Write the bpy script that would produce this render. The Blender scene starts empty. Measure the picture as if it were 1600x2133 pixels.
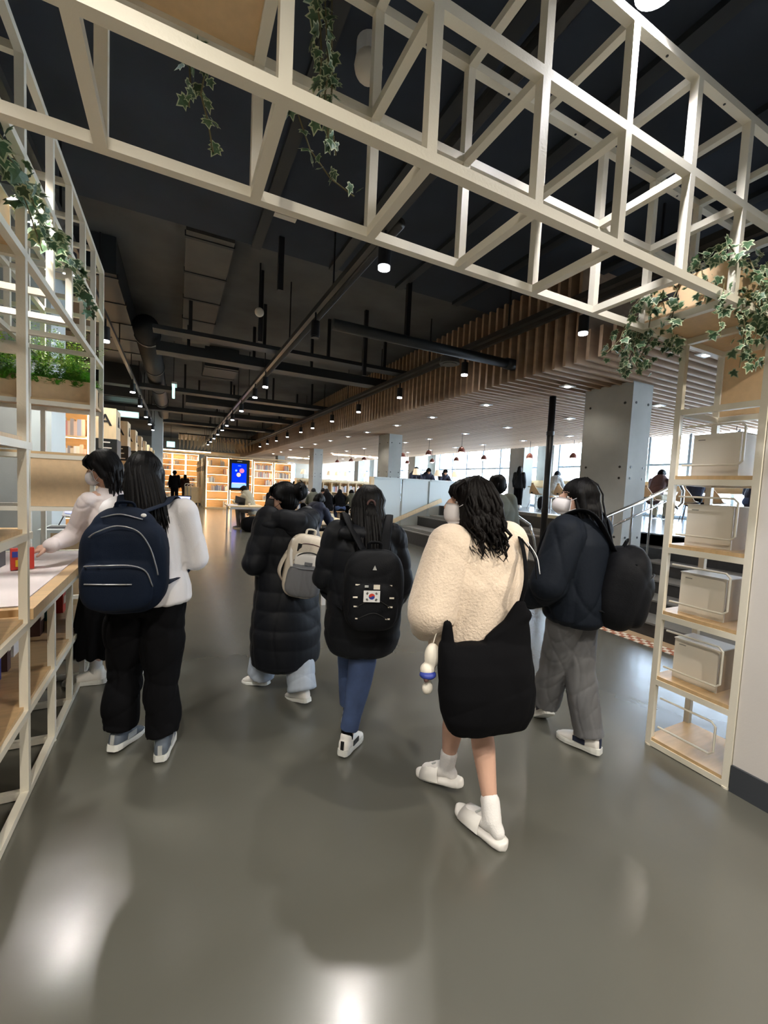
import bpy, math, random
import numpy as np
from mathutils import Vector, Matrix
random.seed(7); rng=np.random.default_rng(7)
SC=bpy.context.scene; COL=SC.collection
PI=math.pi
# ------------------------------------------------------------ camera
def cam_axes(yaw,pitch,roll):
    cy,sy,cp,sp=math.cos(yaw),math.sin(yaw),math.cos(pitch),math.sin(pitch)
    f=Vector((sy*cp,cy*cp,-sp)); r=Vector((cy,-sy,0)); u=r.cross(f)
    cr,sr=math.cos(roll),math.sin(roll)
    return cr*r+sr*u, -sr*r+cr*u, f
cr_,cu_,cf_=cam_axes(0.46273933,0.0635039,0.0474737)
cd=bpy.data.cameras.new('camera'); cam=bpy.data.objects.new('camera',cd); COL.objects.link(cam)
cd.sensor_fit='HORIZONTAL'; cd.sensor_width=36; cd.lens=868.47/1600*36; cd.clip_start=.02; cd.clip_end=300
cam.matrix_world=Matrix(((cr_.x,cu_.x,-cf_.x,0),(cr_.y,cu_.y,-cf_.y,0),(cr_.z,cu_.z,-cf_.z,1.5),(0,0,0,1)))
SC.camera=cam
# ------------------------------------------------------------ world, exposure
SC.view_settings.view_transform='Standard'; SC.view_settings.look='None'
SC.view_settings.exposure=0.0; SC.view_settings.gamma=1.0; SC.view_settings.use_curve_mapping=False
wd=bpy.data.worlds.new('world'); SC.world=wd; wd.use_nodes=True
wn=wd.node_tree.nodes; wl=wd.node_tree.links; wn.clear()
wo=wn.new('ShaderNodeOutputWorld'); wb=wn.new('ShaderNodeBackground')
tc=wn.new('ShaderNodeTexCoord'); sp=wn.new('ShaderNodeSeparateXYZ'); rp=wn.new('ShaderNodeValToRGB')
wl.new(tc.outputs['Generated'],sp.inputs[0]); wl.new(sp.outputs['Z'],rp.inputs[0]); wl.new(rp.outputs[0],wb.inputs[0]); wl.new(wb.outputs[0],wo.inputs[0])
rp.color_ramp.elements[0].position=0.0; rp.color_ramp.elements[0].color=(.86,.93,1,1)
rp.color_ramp.elements[1].position=.7; rp.color_ramp.elements[1].color=(.55,.74,1,1)
wb.inputs[1].default_value=24.0
# ------------------------------------------------------------ lamps of the room
def spot(x,y,z,w,col=(1,.93,.84),cone=110,blend=.6,size=.04):
    l=bpy.data.lights.new('spot_lamp','SPOT'); l.energy=w; l.color=col; l.spot_size=math.radians(cone); l.spot_blend=blend; l.shadow_soft_size=size
    o=bpy.data.objects.new('spot_lamp',l); o.location=(x,y,z); COL.objects.link(o); return o
def area(x,y,z,sx,sy,w,col,rot=(0,0,0)):
    l=bpy.data.lights.new('area_lamp','AREA'); l.shape='RECTANGLE'; l.size=sx; l.size_y=sy; l.energy=w; l.color=col
    o=bpy.data.objects.new('area_lamp',l); o.location=(x,y,z); o.rotation_euler=rot; COL.objects.link(o); return o
ZT=3.5
MIDX,LEFTX,RIGHTX=1.43,-.86,3.82
MIDY=[1.07,3.07,4.9,8.0,9.15,11.2,13.1,14.65,16.2,18,20,22,24]
RIGHTY=[1.15,3.15,5.19,7.22,9.26,11.15,13.0,14.4,16.4,18.4,20.4,22.4]
LEFTY=[.6,2.6,4.6,6.63,10.36,12.33,14.52,16.5,18.5,20.5,22.5]  # second spot is added, to brighten the tan panel in the left lattice
for X,Ys in ((MIDX,MIDY),(RIGHTX,RIGHTY),(LEFTX,LEFTY)):
    for y in Ys:
        if y in(4.9,1.07) and X==MIDX: continue
        spot(X,y,ZT-.33,(90 if y==.6 else 165 if y in(2.6,4.6) else 120 if X==LEFTX else 75) if y<9 else 110,(1,.95,.88))
spot(1.45,1.0,3.18,110,(.97,.96,1),cone=150)   # the nearest lamp hangs just above the lattice
# unseen lamps added behind the camera to light the lattice, first pair along tracks
for X in (MIDX,LEFTX): spot(X,-1.0,ZT-.33,140,(1,.96,.9),cone=130)
for X in (-.2,2.4): spot(X,-.6,3.3,225,(1,.92,.78),cone=150)  # warm pair added off the tracks, without fixtures
DLX=(4.83,6.92,9.0); DLY=[.77,2.47,4.17,5.87,7.6,9.2,11.0,12.5,14.2,16,18,20,22,24]
for x in DLX:
    for y in DLY: spot(x,y,2.985,35 if (x<5 and 2<y<5) else 110,(1,.89,.76),cone=130)

# ------------------------------------------------------------ materials
M={}
def mat(name,color,rough=.5,metal=0,noise=0,nscale=8,bump=0,bscale=60,emit=None,estr=0,color2=None,stretch=(1,1,1),spec=None,alpha=1,detail=4,sheen=0,coords='Object',trans=0):
    m=bpy.data.materials.new(name); m.use_nodes=True; nt=m.node_tree; n=nt.nodes; l=nt.links; b=n['Principled BSDF']
    b.inputs['Base Color'].default_value=(*color,1); b.inputs['Roughness'].default_value=rough; b.inputs['Metallic'].default_value=metal
    if spec is not None: b.inputs['Specular IOR Level'].default_value=spec
    if sheen: b.inputs['Sheen Weight'].default_value=sheen; b.inputs['Sheen Roughness'].default_value=.4
    if noise or bump:
        t=n.new('ShaderNodeTexCoord'); mp=n.new('ShaderNodeMapping'); mp.inputs['Scale'].default_value=stretch
        l.new(t.outputs[coords],mp.inputs[0])
    if noise:
        nz=n.new('ShaderNodeTexNoise'); nz.inputs['Scale'].default_value=nscale; nz.inputs['Detail'].default_value=detail; l.new(mp.outputs[0],nz.inputs[0])
        cr=n.new('ShaderNodeValToRGB'); cr.color_ramp.elements[0].position=.3; cr.color_ramp.elements[1].position=.7
        c2=color2 if color2 else tuple(c*(1-noise) for c in color); c1=color if color2 else tuple(min(1,c*(1+noise*.6)) for c in color)
        cr.color_ramp.elements[0].color=(*c2,1); cr.color_ramp.elements[1].color=(*c1,1)
        l.new(nz.outputs[0],cr.inputs[0]); l.new(cr.outputs[0],b.inputs['Base Color'])
    if bump:
        nb=n.new('ShaderNodeTexNoise'); nb.inputs['Scale'].default_value=bscale; nb.inputs['Detail'].default_value=3; l.new(mp.outputs[0],nb.inputs[0])
        bp=n.new('ShaderNodeBump'); bp.inputs['Strength'].default_value=bump; bp.inputs['Distance'].default_value=.01; l.new(nb.outputs[0],bp.inputs['Height']); l.new(bp.outputs[0],b.inputs['Normal'])
    if emit: b.inputs['Emission Color'].default_value=(*emit,1); b.inputs['Emission Strength'].default_value=estr
    M[name]=m; return m
mat('white_metal',(.78,.73,.61),.38,0,bump=.05,bscale=120)
mat('wood',(.62,.42,.22),.45,noise=.12,nscale=5,stretch=(1,8,1),bump=.05,bscale=40)
mat('wood_panel',(.74,.52,.30),.5,noise=.06,nscale=30)
mat('pale_wood',(.78,.60,.36),.42,noise=.1,nscale=4,stretch=(6,1,1))
mat('shelf_wood',(.80,.58,.32),.5,noise=.1,nscale=4,stretch=(1,1,5))
mat('slat_wood',(.42,.285,.18),.6,noise=.2,nscale=3,stretch=(1,6,3))
mat('ceiling_black',(.022,.033,.055),.8,noise=.35,nscale=1.2)
mat('ceiling_grey',(.095,.098,.10),.85,noise=.3,nscale=1.5)
mat('duct_black',(.018,.022,.026),.5)
mat('duct_grey',(.085,.082,.075),.6,noise=.2,nscale=3)
mat('track_metal',(.045,.042,.038),.35,metal=.3)
mat('black_metal',(.012,.012,.014),.4)
mat('concrete',(.40,.41,.39),.7,noise=.12,nscale=2.5,bump=.15,bscale=14)
mat('concrete_dark',(.12,.12,.12),.8)
mat('white_wall',(.66,.62,.58),.8,bump=.05,bscale=80)
mat('grey_wall',(.30,.29,.25),.8,noise=.08,nscale=2)
mat('panel_white',(.62,.68,.68),.5)
mat('step_dark',(.035,.035,.037),.5,noise=.2,nscale=20)
mat('step_tread',(.17,.17,.165),.4,noise=.15,nscale=25)
mat('cushion_wood',(.72,.66,.46),.45,noise=.08,nscale=6)
mat('platform',(.20,.22,.24),.18,noise=.06,nscale=4)
mat('tactile_red',(.36,.13,.07),.6); mat('tactile_white',(.75,.70,.62),.5)
mat('paper',(.78,.70,.69),.75,noise=.05,nscale=5)
mat('baseboard',(.045,.05,.06),.45)
mat('steel',(.62,.63,.64),.22,metal=1)
mat('window_frame',(.32,.42,.54),.45)
mat('led_warm',(1,.8,.5),.5,emit=(1,.75,.46),estr=15)
mat('led_cool',(1,1,1),.5,emit=(.9,.92,1),estr=22)
mat('lamp_glow',(1,1,1),.5,emit=(1,.93,.84),estr=16)
mat('lamp_glow_small',(1,1,1),.5,emit=(1,.86,.66),estr=12)
mat('shade_glow',(.9,.8,.65),.6,emit=(1,.78,.5),estr=.5)
mat('pendant_red',(.22,.07,.05),.4)
mat('skin',(.62,.37,.27),.5,noise=.05,nscale=12); mat('skin_pale',(.70,.47,.37),.5)
mat('hair',(.003,.0026,.003),.5,spec=.16,bump=.2,bscale=55,stretch=(4,4,.4))
mat('hair_brown',(.004,.0028,.0028),.5,spec=.16,bump=.35,bscale=55,stretch=(4,4,.4))
mat('mask_white',(.82,.78,.80),.7,bump=.1,bscale=60); mat('mask_black',(.01,.01,.01),.7)
mat('sweater_white',(.74,.72,.74),.85,bump=.12,bscale=150,sheen=.2)
mat('sweater_pink',(.74,.66,.65),.85,bump=.12,bscale=150)
mat('fleece',(.76,.62,.49),.95,noise=.08,nscale=14,bump=.5,bscale=90,sheen=.3)
mat('puffer_black',(.004,.005,.008),.6,spec=.25,bump=.15,bscale=30)
mat('jacket_navy',(.004,.007,.013),.7,spec=.2,bump=.15,bscale=50)
mat('cloth_black',(.003,.003,.004),.9,spec=.12); mat('cloth_navy',(.013,.018,.045),.75)
mat('bag_navy',(.003,.008,.022),.7,spec=.2,bump=.1,bscale=200); mat('bag_black',(.0035,.004,.006),.7,spec=.2,bump=.12,bscale=160)
mat('bag_beige',(.66,.58,.47),.55,bump=.1,bscale=100); mat('bag_grey',(.17,.17,.18),.6,bump=.1,bscale=200)
mat('jeans_blue',(.045,.075,.17),.8,noise=.3,nscale=9,bump=.1,bscale=200); mat('jeans_pale',(.38,.43,.50),.8,noise=.15,nscale=9)
mat('trousers_grey',(.12,.12,.125),.7,noise=.15,nscale=6)
mat('olive',(.085,.09,.065),.7,noise=.15,nscale=5); mat('khaki',(.36,.33,.24),.8)
mat('shoe_white',(.80,.77,.73),.45); mat('shoe_grey',(.10,.12,.15),.6); mat('sole_white',(.68,.68,.64),.5); mat('sock_white',(.82,.79,.77),.9,bump=.2,bscale=150)
mat('zip',(.35,.37,.40),.3,metal=.7); mat('brown_cloth',(.10,.05,.045),.8); mat('grey_cloth',(.42,.43,.42),.8)
mat('leaf_green',(.055,.12,.05),.45,noise=.3,nscale=30); mat('leaf_cream',(.42,.47,.30),.5); mat('leaf_dark',(.03,.075,.03),.45)
mat('fern_green',(.14,.42,.03),.5,noise=.4,nscale=15); mat('fern_light',(.50,.72,.08),.5); mat('stem',(.12,.10,.04),.7)
mat('red',(.60,.05,.03),.5); mat('yellow',(.85,.55,.03),.5); mat('blue',(.03,.05,.30),.5); mat('teal',(.02,.16,.17),.5); mat('white',(.8,.8,.8),.5); mat('off_white',(.78,.72,.62),.6); mat('cardboard',(.45,.32,.20),.7); mat('black',(.01,.01,.01),.5)
mat('screen_blue',(.0,.0,.1),.6,spec=.1,emit=(.0,.03,.72),estr=1.3); mat('screen_pink',(.5,.2,.3),.3,emit=(.9,.18,.35),estr=1.1); mat('screen_peach',(.5,.2,.3),.3,emit=(1,.62,.4),estr=1.2); mat('screen_light',(.3,.4,.6),.3,emit=(.15,.4,.9),estr=1.4); mat('screen_pale',(.5,.5,.8),.3,emit=(.45,.5,1),estr=1.1)
mat('sign_green',(.6,.9,.9),.4,emit=(.55,1,.9),estr=1.6)
mat('chair_wood',(.62,.38,.18),.4)
BOOKC=[]
for i,c in enumerate([(.72,.68,.6),(.55,.25,.22),(.30,.34,.46),(.68,.58,.42),(.30,.28,.28),(.50,.56,.58),(.78,.76,.74),(.60,.45,.36)]): BOOKC.append(mat('book_%d'%i,c,.6))
# floor: polished grey-green concrete
def floor_mat():
    m=bpy.data.materials.new('polished_floor'); m.use_nodes=True; n=m.node_tree.nodes; l=m.node_tree.links; b=n['Principled BSDF']
    t=n.new('ShaderNodeTexCoord'); a=n.new('ShaderNodeTexNoise'); a.inputs['Scale'].default_value=.9; a.inputs['Detail'].default_value=6; l.new(t.outputs['Object'],a.inputs[0])
    c=n.new('ShaderNodeValToRGB'); c.color_ramp.elements[0].position=.15; c.color_ramp.elements[1].position=.85
    c.color_ramp.elements[0].color=(.088,.087,.072,1); c.color_ramp.elements[1].color=(.118,.116,.097,1)
    l.new(a.outputs[0],c.inputs[0]); l.new(c.outputs[0],b.inputs['Base Color'])
    b.inputs['Roughness'].default_value=.26
    w=n.new('ShaderNodeTexNoise'); w.inputs['Scale'].default_value=4.0; w.inputs['Detail'].default_value=2.0; l.new(t.outputs['Object'],w.inputs[0])
    bp=n.new('ShaderNodeBump'); bp.inputs['Strength'].default_value=.5; bp.inputs['Distance'].default_value=.006; l.new(w.outputs[0],bp.inputs['Height']); l.new(bp.outputs[0],b.inputs['Normal'])
    b.inputs['Specular IOR Level'].default_value=.7; b.inputs['Coat Weight'].default_value=.55; b.inputs['Coat Roughness'].default_value=.19
    M['floor']=m
floor_mat()
def glass_mat():
    m=bpy.data.materials.new('window_glass'); m.use_nodes=True; n=m.node_tree.nodes; l=m.node_tree.links; n.clear()
    o=n.new('ShaderNodeOutputMaterial'); mx=n.new('ShaderNodeMixShader'); tr=n.new('ShaderNodeBsdfTransparent'); gl=n.new('ShaderNodeBsdfGlossy'); gl.inputs['Roughness'].default_value=.02
    tr.inputs[0].default_value=(.93,.97,1,1); mx.inputs[0].default_value=.06; l.new(tr.outputs[0],mx.inputs[1]); l.new(gl.outputs[0],mx.inputs[2]); l.new(mx.outputs[0],o.inputs[0]); M['glass']=m
glass_mat()
def poly_mat():
    m=bpy.data.materials.new('clear_pane'); m.use_nodes=True; n=m.node_tree.nodes; l=m.node_tree.links; n.clear()
    o=n.new('ShaderNodeOutputMaterial'); mx=n.new('ShaderNodeMixShader'); tr=n.new('ShaderNodeBsdfTransparent'); gl=n.new('ShaderNodeBsdfDiffuse'); gl.inputs[0].default_value=(.5,.55,.55,1)
    mx.inputs[0].default_value=.35; l.new(tr.outputs[0],mx.inputs[1]); l.new(gl.outputs[0],mx.inputs[2]); l.new(mx.outputs[0],o.inputs[0]); M['frosted']=m
poly_mat()

# ------------------------------------------------------------ mesh helpers
def frame_from(d,up=(0,0,1)):
    d=np.array(d,float); d/=np.linalg.norm(d)+1e-12; u=np.array(up,float)
    if abs(d@u)>.98*np.linalg.norm(u): u=np.array([0,1.,0])
    a=np.cross(u,d); a/=np.linalg.norm(a); b=np.cross(d,a); return a,b,d
class MB:
    def __init__(s): s.v=[]; s.f=[]; s.m=[]; s.n=0
    def add(s,V,F,mi=0):
        V=np.asarray(V,float); s.v.append(V); s.f+= [tuple(i+s.n for i in f) for f in F]; s.m+=[mi]*len(F); s.n+=len(V); return s
    def box(s,c,d,rz=0,mi=0,R=None):
        h=np.array(d,float)/2; V=np.array([[x,y,z] for x in(-1,1) for y in(-1,1) for z in(-1,1)])*h
        if R is not None: V=V@np.array(R).T
        elif rz: ca,sa=math.cos(rz),math.sin(rz); V=V@np.array([[ca,sa,0],[-sa,ca,0],[0,0,1]])
        return s.add(V+np.array(c,float),[(0,1,3,2),(4,6,7,5),(0,4,5,1),(2,3,7,6),(0,2,6,4),(1,5,7,3)],mi)
    def bb(s,x0,x1,y0,y1,z0,z1,mi=0): return s.box(((x0+x1)/2,(y0+y1)/2,(z0+z1)/2),(x1-x0,y1-y0,z1-z0),mi=mi)
    def bar(s,a,b,w=.03,h=None,mi=0,up=(0,0,1)):
        a=np.array(a,float); b=np.array(b,float); x,y,d=frame_from(b-a,up); h=h or w
        V=[p+x*i*w/2+y*j*h/2 for p in(a,b) for i,j in((-1,-1),(1,-1),(1,1),(-1,1))]
        return s.add(V,[(3,2,1,0),(4,5,6,7),(0,1,5,4),(1,2,6,5),(2,3,7,6),(3,0,4,7)],mi)
    def tube(s,pts,r,n=8,mi=0,cap=True,flat=1,up=(0,0,1)):
        P=np.array(pts,float); k=len(P); R=np.broadcast_to(np.array(r,float),(k,)) if np.ndim(r)<=1 else r
        V=[]; T=np.gradient(P,axis=0)
        a,b,_=frame_from(T[0],up)
        for i in range(k):
            t=T[i]/(np.linalg.norm(T[i])+1e-12); a=a-t*(a@t); a/=np.linalg.norm(a)+1e-12; b=np.cross(t,a)
            for j in range(n):
                q=2*PI*j/n; V.append(P[i]+a*math.cos(q)*R[i]+b*math.sin(q)*R[i]*flat)
        F=[(i*n+j,i*n+(j+1)%n,(i+1)*n+(j+1)%n,(i+1)*n+j) for i in range(k-1) for j in range(n)]
        if cap: F+=[tuple(range(n))[::-1],tuple((k-1)*n+j for j in range(n))]
        return s.add(V,F,mi)
    def ell(s,c,r,Rm=None,nu=16,nv=10,mi=0,e=1.0):
        V=[];r=np.array(r,float)
        sg=lambda x,p: math.copysign(abs(x)**p,x)
        for i in range(1,nv):
            ph=PI*i/nv
            for j in range(nu):
                th=2*PI*j/nu; V.append([sg(math.sin(ph),e)*sg(math.cos(th),e),sg(math.sin(ph),e)*sg(math.sin(th),e),sg(math.cos(ph),e)])
        V+= [[0,0,1],[0,0,-1]]; V=np.array(V)*r
        if Rm is not None: V=V@np.array(Rm,float).T
        t=(nv-1)*nu
        F=[(i*nu+j,(i+1)*nu+j,(i+1)*nu+(j+1)%nu,i*nu+(j+1)%nu) for i in range(nv-2) for j in range(nu)]
        F+=[(t,j,(j+1)%nu) for j in range(nu)]+[(t+1,(nv-2)*nu+(j+1)%nu,(nv-2)*nu+j) for j in range(nu)]
        return s.add(V+np.array(c,float),F,mi)
    def cap(s,a,b,ra,rb,n=14,flat=1,up=(0,0,1),mi=0):
        a=np.array(a,float); b=np.array(b,float); L=np.linalg.norm(b-a)+1e-9; d=(b-a)/L
        pts=[];rr=[]
        for q in (0.02,.3,.6,1.0,1.35): pts.append(a-d*ra*math.cos(q)); rr.append(ra*math.sin(q))
        for t in (0,.5,1): pts.append(a+(b-a)*t); rr.append(ra+(rb-ra)*t)
        for q in (1.35,1.0,.6,.3,.02): pts.append(b+d*rb*math.cos(q)); rr.append(rb*math.sin(q))
        return s.tube(pts,rr,n,mi,True,flat,up)
    def loft(s,rings,n=28,mi=0,cap=True):
        # ring: centre, xaxis, yaxis, rx, ry, power
        V=[]
        for (c,xa,ya,rx,ry,p) in rings:
            for j in range(n):
                q=2*PI*j/n; cx,sx=math.cos(q),math.sin(q)
                V.append(np.array(c)+np.array(xa)*rx*math.copysign(abs(cx)**p,cx)+np.array(ya)*ry*math.copysign(abs(sx)**p,sx))
        k=len(rings); F=[(i*n+j,i*n+(j+1)%n,(i+1)*n+(j+1)%n,(i+1)*n+j) for i in range(k-1) for j in range(n)]
        if cap: F+=[tuple(range(n))[::-1],tuple((k-1)*n+j for j in range(n))]
        return s.add(V,F,mi)
    def cyl(s,a,b,r,n=16,r2=None,mi=0): return s.tube([a,b],[r,r if r2 is None else r2],n,mi)
    def mesh(s,name,mats,off=(0,0,0),smooth=False):
        V=np.concatenate(s.v)-np.array(off,float); me=bpy.data.meshes.new(name); me.from_pydata(V.tolist(),[],s.f)
        mats=[mats] if isinstance(mats,str) else mats
        for k in mats: me.materials.append(M[k])
        if any(s.m): me.polygons.foreach_set('material_index',s.m)
        if smooth: me.polygons.foreach_set('use_smooth',[True]*len(me.polygons))
        me.update(); return me
    def build(s,name,mats,parent=None,smooth=False,label=None,cat=None,group=None,kind=None,loc=None):
        off=(0,0,0)
        if parent is not None: off=wloc(parent)
        if loc is not None: off=loc
        o=bpy.data.objects.new(name,s.mesh(name,mats,off,smooth)); COL.objects.link(o)
        if parent is not None: o.parent=parent
        elif loc is not None: o.location=loc
        return tag(o,label,cat,group,kind)
def wloc(o):
    v=np.zeros(3)
    while o is not None: v+=np.array(o.location); o=o.parent
    return v
def tag(o,label=None,cat=None,group=None,kind=None):
    if label: o['label']=label
    if cat: o['category']=cat
    if group: o['group']=group
    if kind: o['kind']=kind
    return o
def thing(name,label,cat,loc=(0,0,0),rz=0,group=None):
    o=bpy.data.objects.new(name,None); o.empty_display_size=.1; COL.objects.link(o); o.location=loc; o.rotation_euler=(0,0,rz); return tag(o,label,cat,group)
def inst(name,me,parent,loc=(0,0,0),rot=(0,0,0),scale=None):
    o=bpy.data.objects.new(name,me); COL.objects.link(o); o.parent=parent; o.location=loc; o.rotation_euler=rot
    if scale: o.scale=scale
    return o
def kids(o): return [c for c in bpy.data.objects if c.parent==o]
def copytree(o,parent=None):
    c=o.copy(); COL.objects.link(c); c.parent=parent
    for k in list(o.children): copytree(k,c)
    return c
def struct(mb,name,mats,**k): return mb.build(name,mats,kind='structure',**k)
def blob(mb,name,mt,parent,vox=.008,sm=4,post=None,label=None,extra=None,quad=False):
    me=mb.mesh('tmp',mt); o=bpy.data.objects.new('tmp',me); COL.objects.link(o)
    r=o.modifiers.new('r','REMESH'); r.mode='VOXEL'; r.voxel_size=vox; r.adaptivity=0
    if sm: s=o.modifiers.new('s','SMOOTH'); s.iterations=sm; s.factor=.5
    bpy.context.view_layer.update(); dg=bpy.context.evaluated_depsgraph_get(); ev=o.evaluated_get(dg)
    nm=bpy.data.meshes.new_from_object(ev); bpy.data.objects.remove(o); bpy.data.meshes.remove(me)
    n=len(nm.vertices); co=np.empty(n*3); nm.vertices.foreach_get('co',co); co=co.reshape(-1,3)
    if post is not None:
        no=np.empty(n*3); nm.vertices.foreach_get('normal',no); co=post(co,no.reshape(-1,3))
    off=wloc(parent) if parent is not None else np.zeros(3)
    nm.vertices.foreach_set('co',(co-off).ravel()); nm.name=name
    if extra is not None:   # join loose strands
        V0=(co-off).tolist(); F0=[tuple(p.vertices) for p in nm.polygons]; E=np.concatenate(extra.v)-off; k=len(V0)
        bpy.data.meshes.remove(nm); nm=bpy.data.meshes.new(name); nm.from_pydata(V0+E.tolist(),[],F0+[tuple(i+k for i in f) for f in extra.f])
    nm.materials.clear(); nm.materials.append(M[mt])
    nm.polygons.foreach_set('use_smooth',[True]*len(nm.polygons)); nm.update()
    ob=bpy.data.objects.new(name,nm); COL.objects.link(ob)
    if parent is not None: ob.parent=parent
    return tag(ob,label)
def wrinkle(amp=.006,scale=14,seed=1,aniso=(1,1,.6),quilt=None):
    g=np.random.default_rng(seed); K=g.normal(size=(7,3))*scale*np.array(aniso)*g.uniform(.5,2.0,(7,1)); ph=g.uniform(0,6.28,7); W=1/(1+np.linalg.norm(K,axis=1)/scale)
    def f(co,no):
        q=co+.02*np.sin(co[:,[1,2,0]]*scale*.9+ph[0])
        S_=q@K.T+ph; d=(np.sin(S_)*W).sum(1)/W.sum()*1.7*amp-(((1-np.abs(np.sin(S_[:,:4]*.55)))**5).sum(1)*.55-.5)*amp*1.1
        if quilt:
            h,a=quilt; d=d+a*(np.abs(np.sin(PI*(co[:,2]+.01*np.sin(co[:,0]*9+co[:,1]*7))/h))**.6-.7)
        return co+no*d[:,None]
    return f
def text_mesh(txt,size,depth=.004):
    cu=bpy.data.curves.new('txt','FONT'); cu.body=txt; cu.size=size; cu.extrude=depth/2; cu.offset=size*.012; cu.align_x='CENTER'; cu.align_y='CENTER'
    o=bpy.data.objects.new('txt',cu); COL.objects.link(o); dg=bpy.context.evaluated_depsgraph_get(); me=bpy.data.meshes.new_from_object(o.evaluated_get(dg)); bpy.data.objects.remove(o); bpy.data.curves.remove(cu); return me
ORDN=['nearest','second','third','fourth','fifth','sixth','seventh','eighth','ninth','tenth','eleventh','twelfth','thirteenth','fourteenth','fifteenth']
# ============================================================ SETTING
struct(MB().bb(-7,12.5,-5,36,-.1,0),'floor','floor')
struct(MB().bb(-7,12.5,5.03,36,4.35,4.5),'ceiling','ceiling_grey')
struct(MB().bb(-7,12.5,-5,5.03,4.1,4.5),'ceiling','ceiling_black')
wl_=MB(); wl_.bb(-2.55,-2.4,-5,5.9,0,4.1); wl_.bb(-6.0,-5.85,5.9,36,0,4.35); wl_.bb(-6,-2.4,5.9,6.05,0,4.35)
struct(wl_,'wall_left','grey_wall')
struct(MB().bb(-7,12.5,-5.1,-5,0,4.5),'wall_back','grey_wall')
wf=MB(); wf.bb(-7,8.3,35.9,36.05,0,4.35); wf.bb(9.2,12.5,35.9,36.05,0,4.35); wf.bb(8.3,9.2,35.9,36.05,0,1.2); wf.bb(8.3,9.2,35.9,36.05,3.0,4.35)
struct(wf,'wall_far','grey_wall')
struct(MB().bb(2.605,2.80,-5,1.03,.0,2.40),'wall_right','white_wall')
struct(MB().bb(2.592,2.605,-5,1.03,0,.14),'baseboard_right','baseboard')
# outer wall with windows
ow=MB(); ow.bb(12.2,12.4,-5,36,0,1.0); ow.bb(12.2,12.4,-5,36,3.5,4.4); struct(ow,'wall_window','concrete')
WC=[-4.6,3.55,10.65,18.2,25.7,33.2]
wi=0
for a,b in zip(WC[:-1],WC[1:]):
    wi+=1; y0,y1=a+.75,b
    (struct(MB().bb(10.95,11.4,a+.45,a+1.15,0,4.1),'column','concrete') if not 0<a<9 else None); struct(MB().bb(11.9,12.4,a,a+.75,0,3.6),'column','concrete')
    w=thing('window_%d'%wi,None,None,(12.22,y0,1.0)); w['kind']='structure'
    n=max(1,round((y1-y0)/1.12)); st=(y1-y0)/n
    hb=MB().bb(-.04,.06,0,st,-.03,.03).mesh('rail','window_frame'); vb=MB().bb(-.05,.08,-.035,.035,0,2.5).mesh('mullion','window_frame')
    p1=MB().bb(-.004,.004,.03,st-.03,0,.64).mesh('pane','glass'); p2=MB().bb(-.004,.004,.03,st-.03,0,.96).mesh('pane','glass')
    for i in range(n+1): inst('mullion',vb,w,(0,i*st,0))
    for i in range(n):
        for z in (.03,.70,1.45,2.47): inst('rail',hb,w,(0,i*st,z))
        for z in (.06,.76): inst('pane',p1,w,(0,i*st,z))
        inst('pane',p2,w,(0,i*st,1.48))
w=thing('window_%d'%(wi+1),None,None,(8.3,35.95,1.2)); w['kind']='structure'
MB().bb(8.32,8.37,35.92,36,1.2,3.0).build('mullion','window_frame',w); MB().bb(9.13,9.18,35.92,36,1.2,3.0).build('mullion','window_frame',w); MB().bb(8.37,9.13,35.95,35.96,1.2,3.0).build('pane','glass',w)
# concrete columns of the hall with form-tie holes
for cx,cy in ((5.33,3.55),(5.48,10.85),(5.48,18.3),(5.48,25.8)):
    c=thing('concrete_column',None,None,(cx,cy,0)); c['kind']='structure'
    MB().bb(cx,cx+.42,cy,cy+.72,0,3.02).build('shaft','concrete',c)
    hm=MB()
    hx=MB().cyl((0,0,0),(-.006,0,0),.016,10).mesh('tie_hole','black'); hy=MB().cyl((0,0,0),(0,-.006,0),.016,10).mesh('tie_hole','black')
    for z in (.95,1.75,1.9,2.75):
        for t in (.1,.62): inst('tie_hole',hx,c,(0,t,z))
        for t in (.08,.34): inst('tie_hole',hy,c,(t,0,z))
# raised platform, stairs, bleachers
pf=MB(); pf.bb(6.5,12.2,-5,4.5,0,.97); pf.bb(7.15,12.2,4.5,10.6,0,.97); pf.bb(8.6,12.2,10.6,20,0,.97); struct(pf,'platform','platform')
st_=thing('stairs',None,None,(4.6,0,0)); st_['kind']='structure'
for k in range(6):
    x=4.6+.38*k; z=.162*(k+1)
    s=MB().bb(x,6.52 if k==5 else x+.38,-5,3.5,0,z-.02).build('step','step_dark',st_)
    MB().bb(x-.015,x+.38,-5,3.5,z-.02,z).build('tread','step_tread',s)
    s=MB().bb(x,6.52 if k==5 else x+.38,3.5,4.4,0,z-.021).build('step','step_dark',st_)
bl=thing('bleacher',None,None,(5.55,7.5,0)); bl['kind']='structure'
for (x,z) in ((5.55,.33),(6.35,.65)):
    s=MB().bb(x,x+.8,4.5,10.5,0,z-.02).build('step','step_dark',bl); MB().bb(x-.012,x+.8,4.5,10.5,z-.02,z).build('tread','step_tread',s)
MB().bb(7.13,7.15,4.5,10.5,.65,.97).build('riser','step_dark',bl)
def slab(x0,x1,y0,y1,z,m,lab): MB().bb(x0,x1,y0,y1,z,z+.07).build('seat_board',m,None,label=lab,cat='seat board',loc=((x0+x1)/2,(y0+y1)/2,z))
slab(5.66,6.25,8.3,10.35,.33,'step_tread','grey seat board on the lowest bleacher step by the white partition')
slab(6.45,7.05,8.95,10.0,.65,'step_tread','dark grey seat board on the middle bleacher step, left of the pale one')
slab(6.45,7.05,7.6,8.95,.65,'cushion_wood','pale yellow seat board on the middle bleacher step beside the masked woman\'s face')
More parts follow.
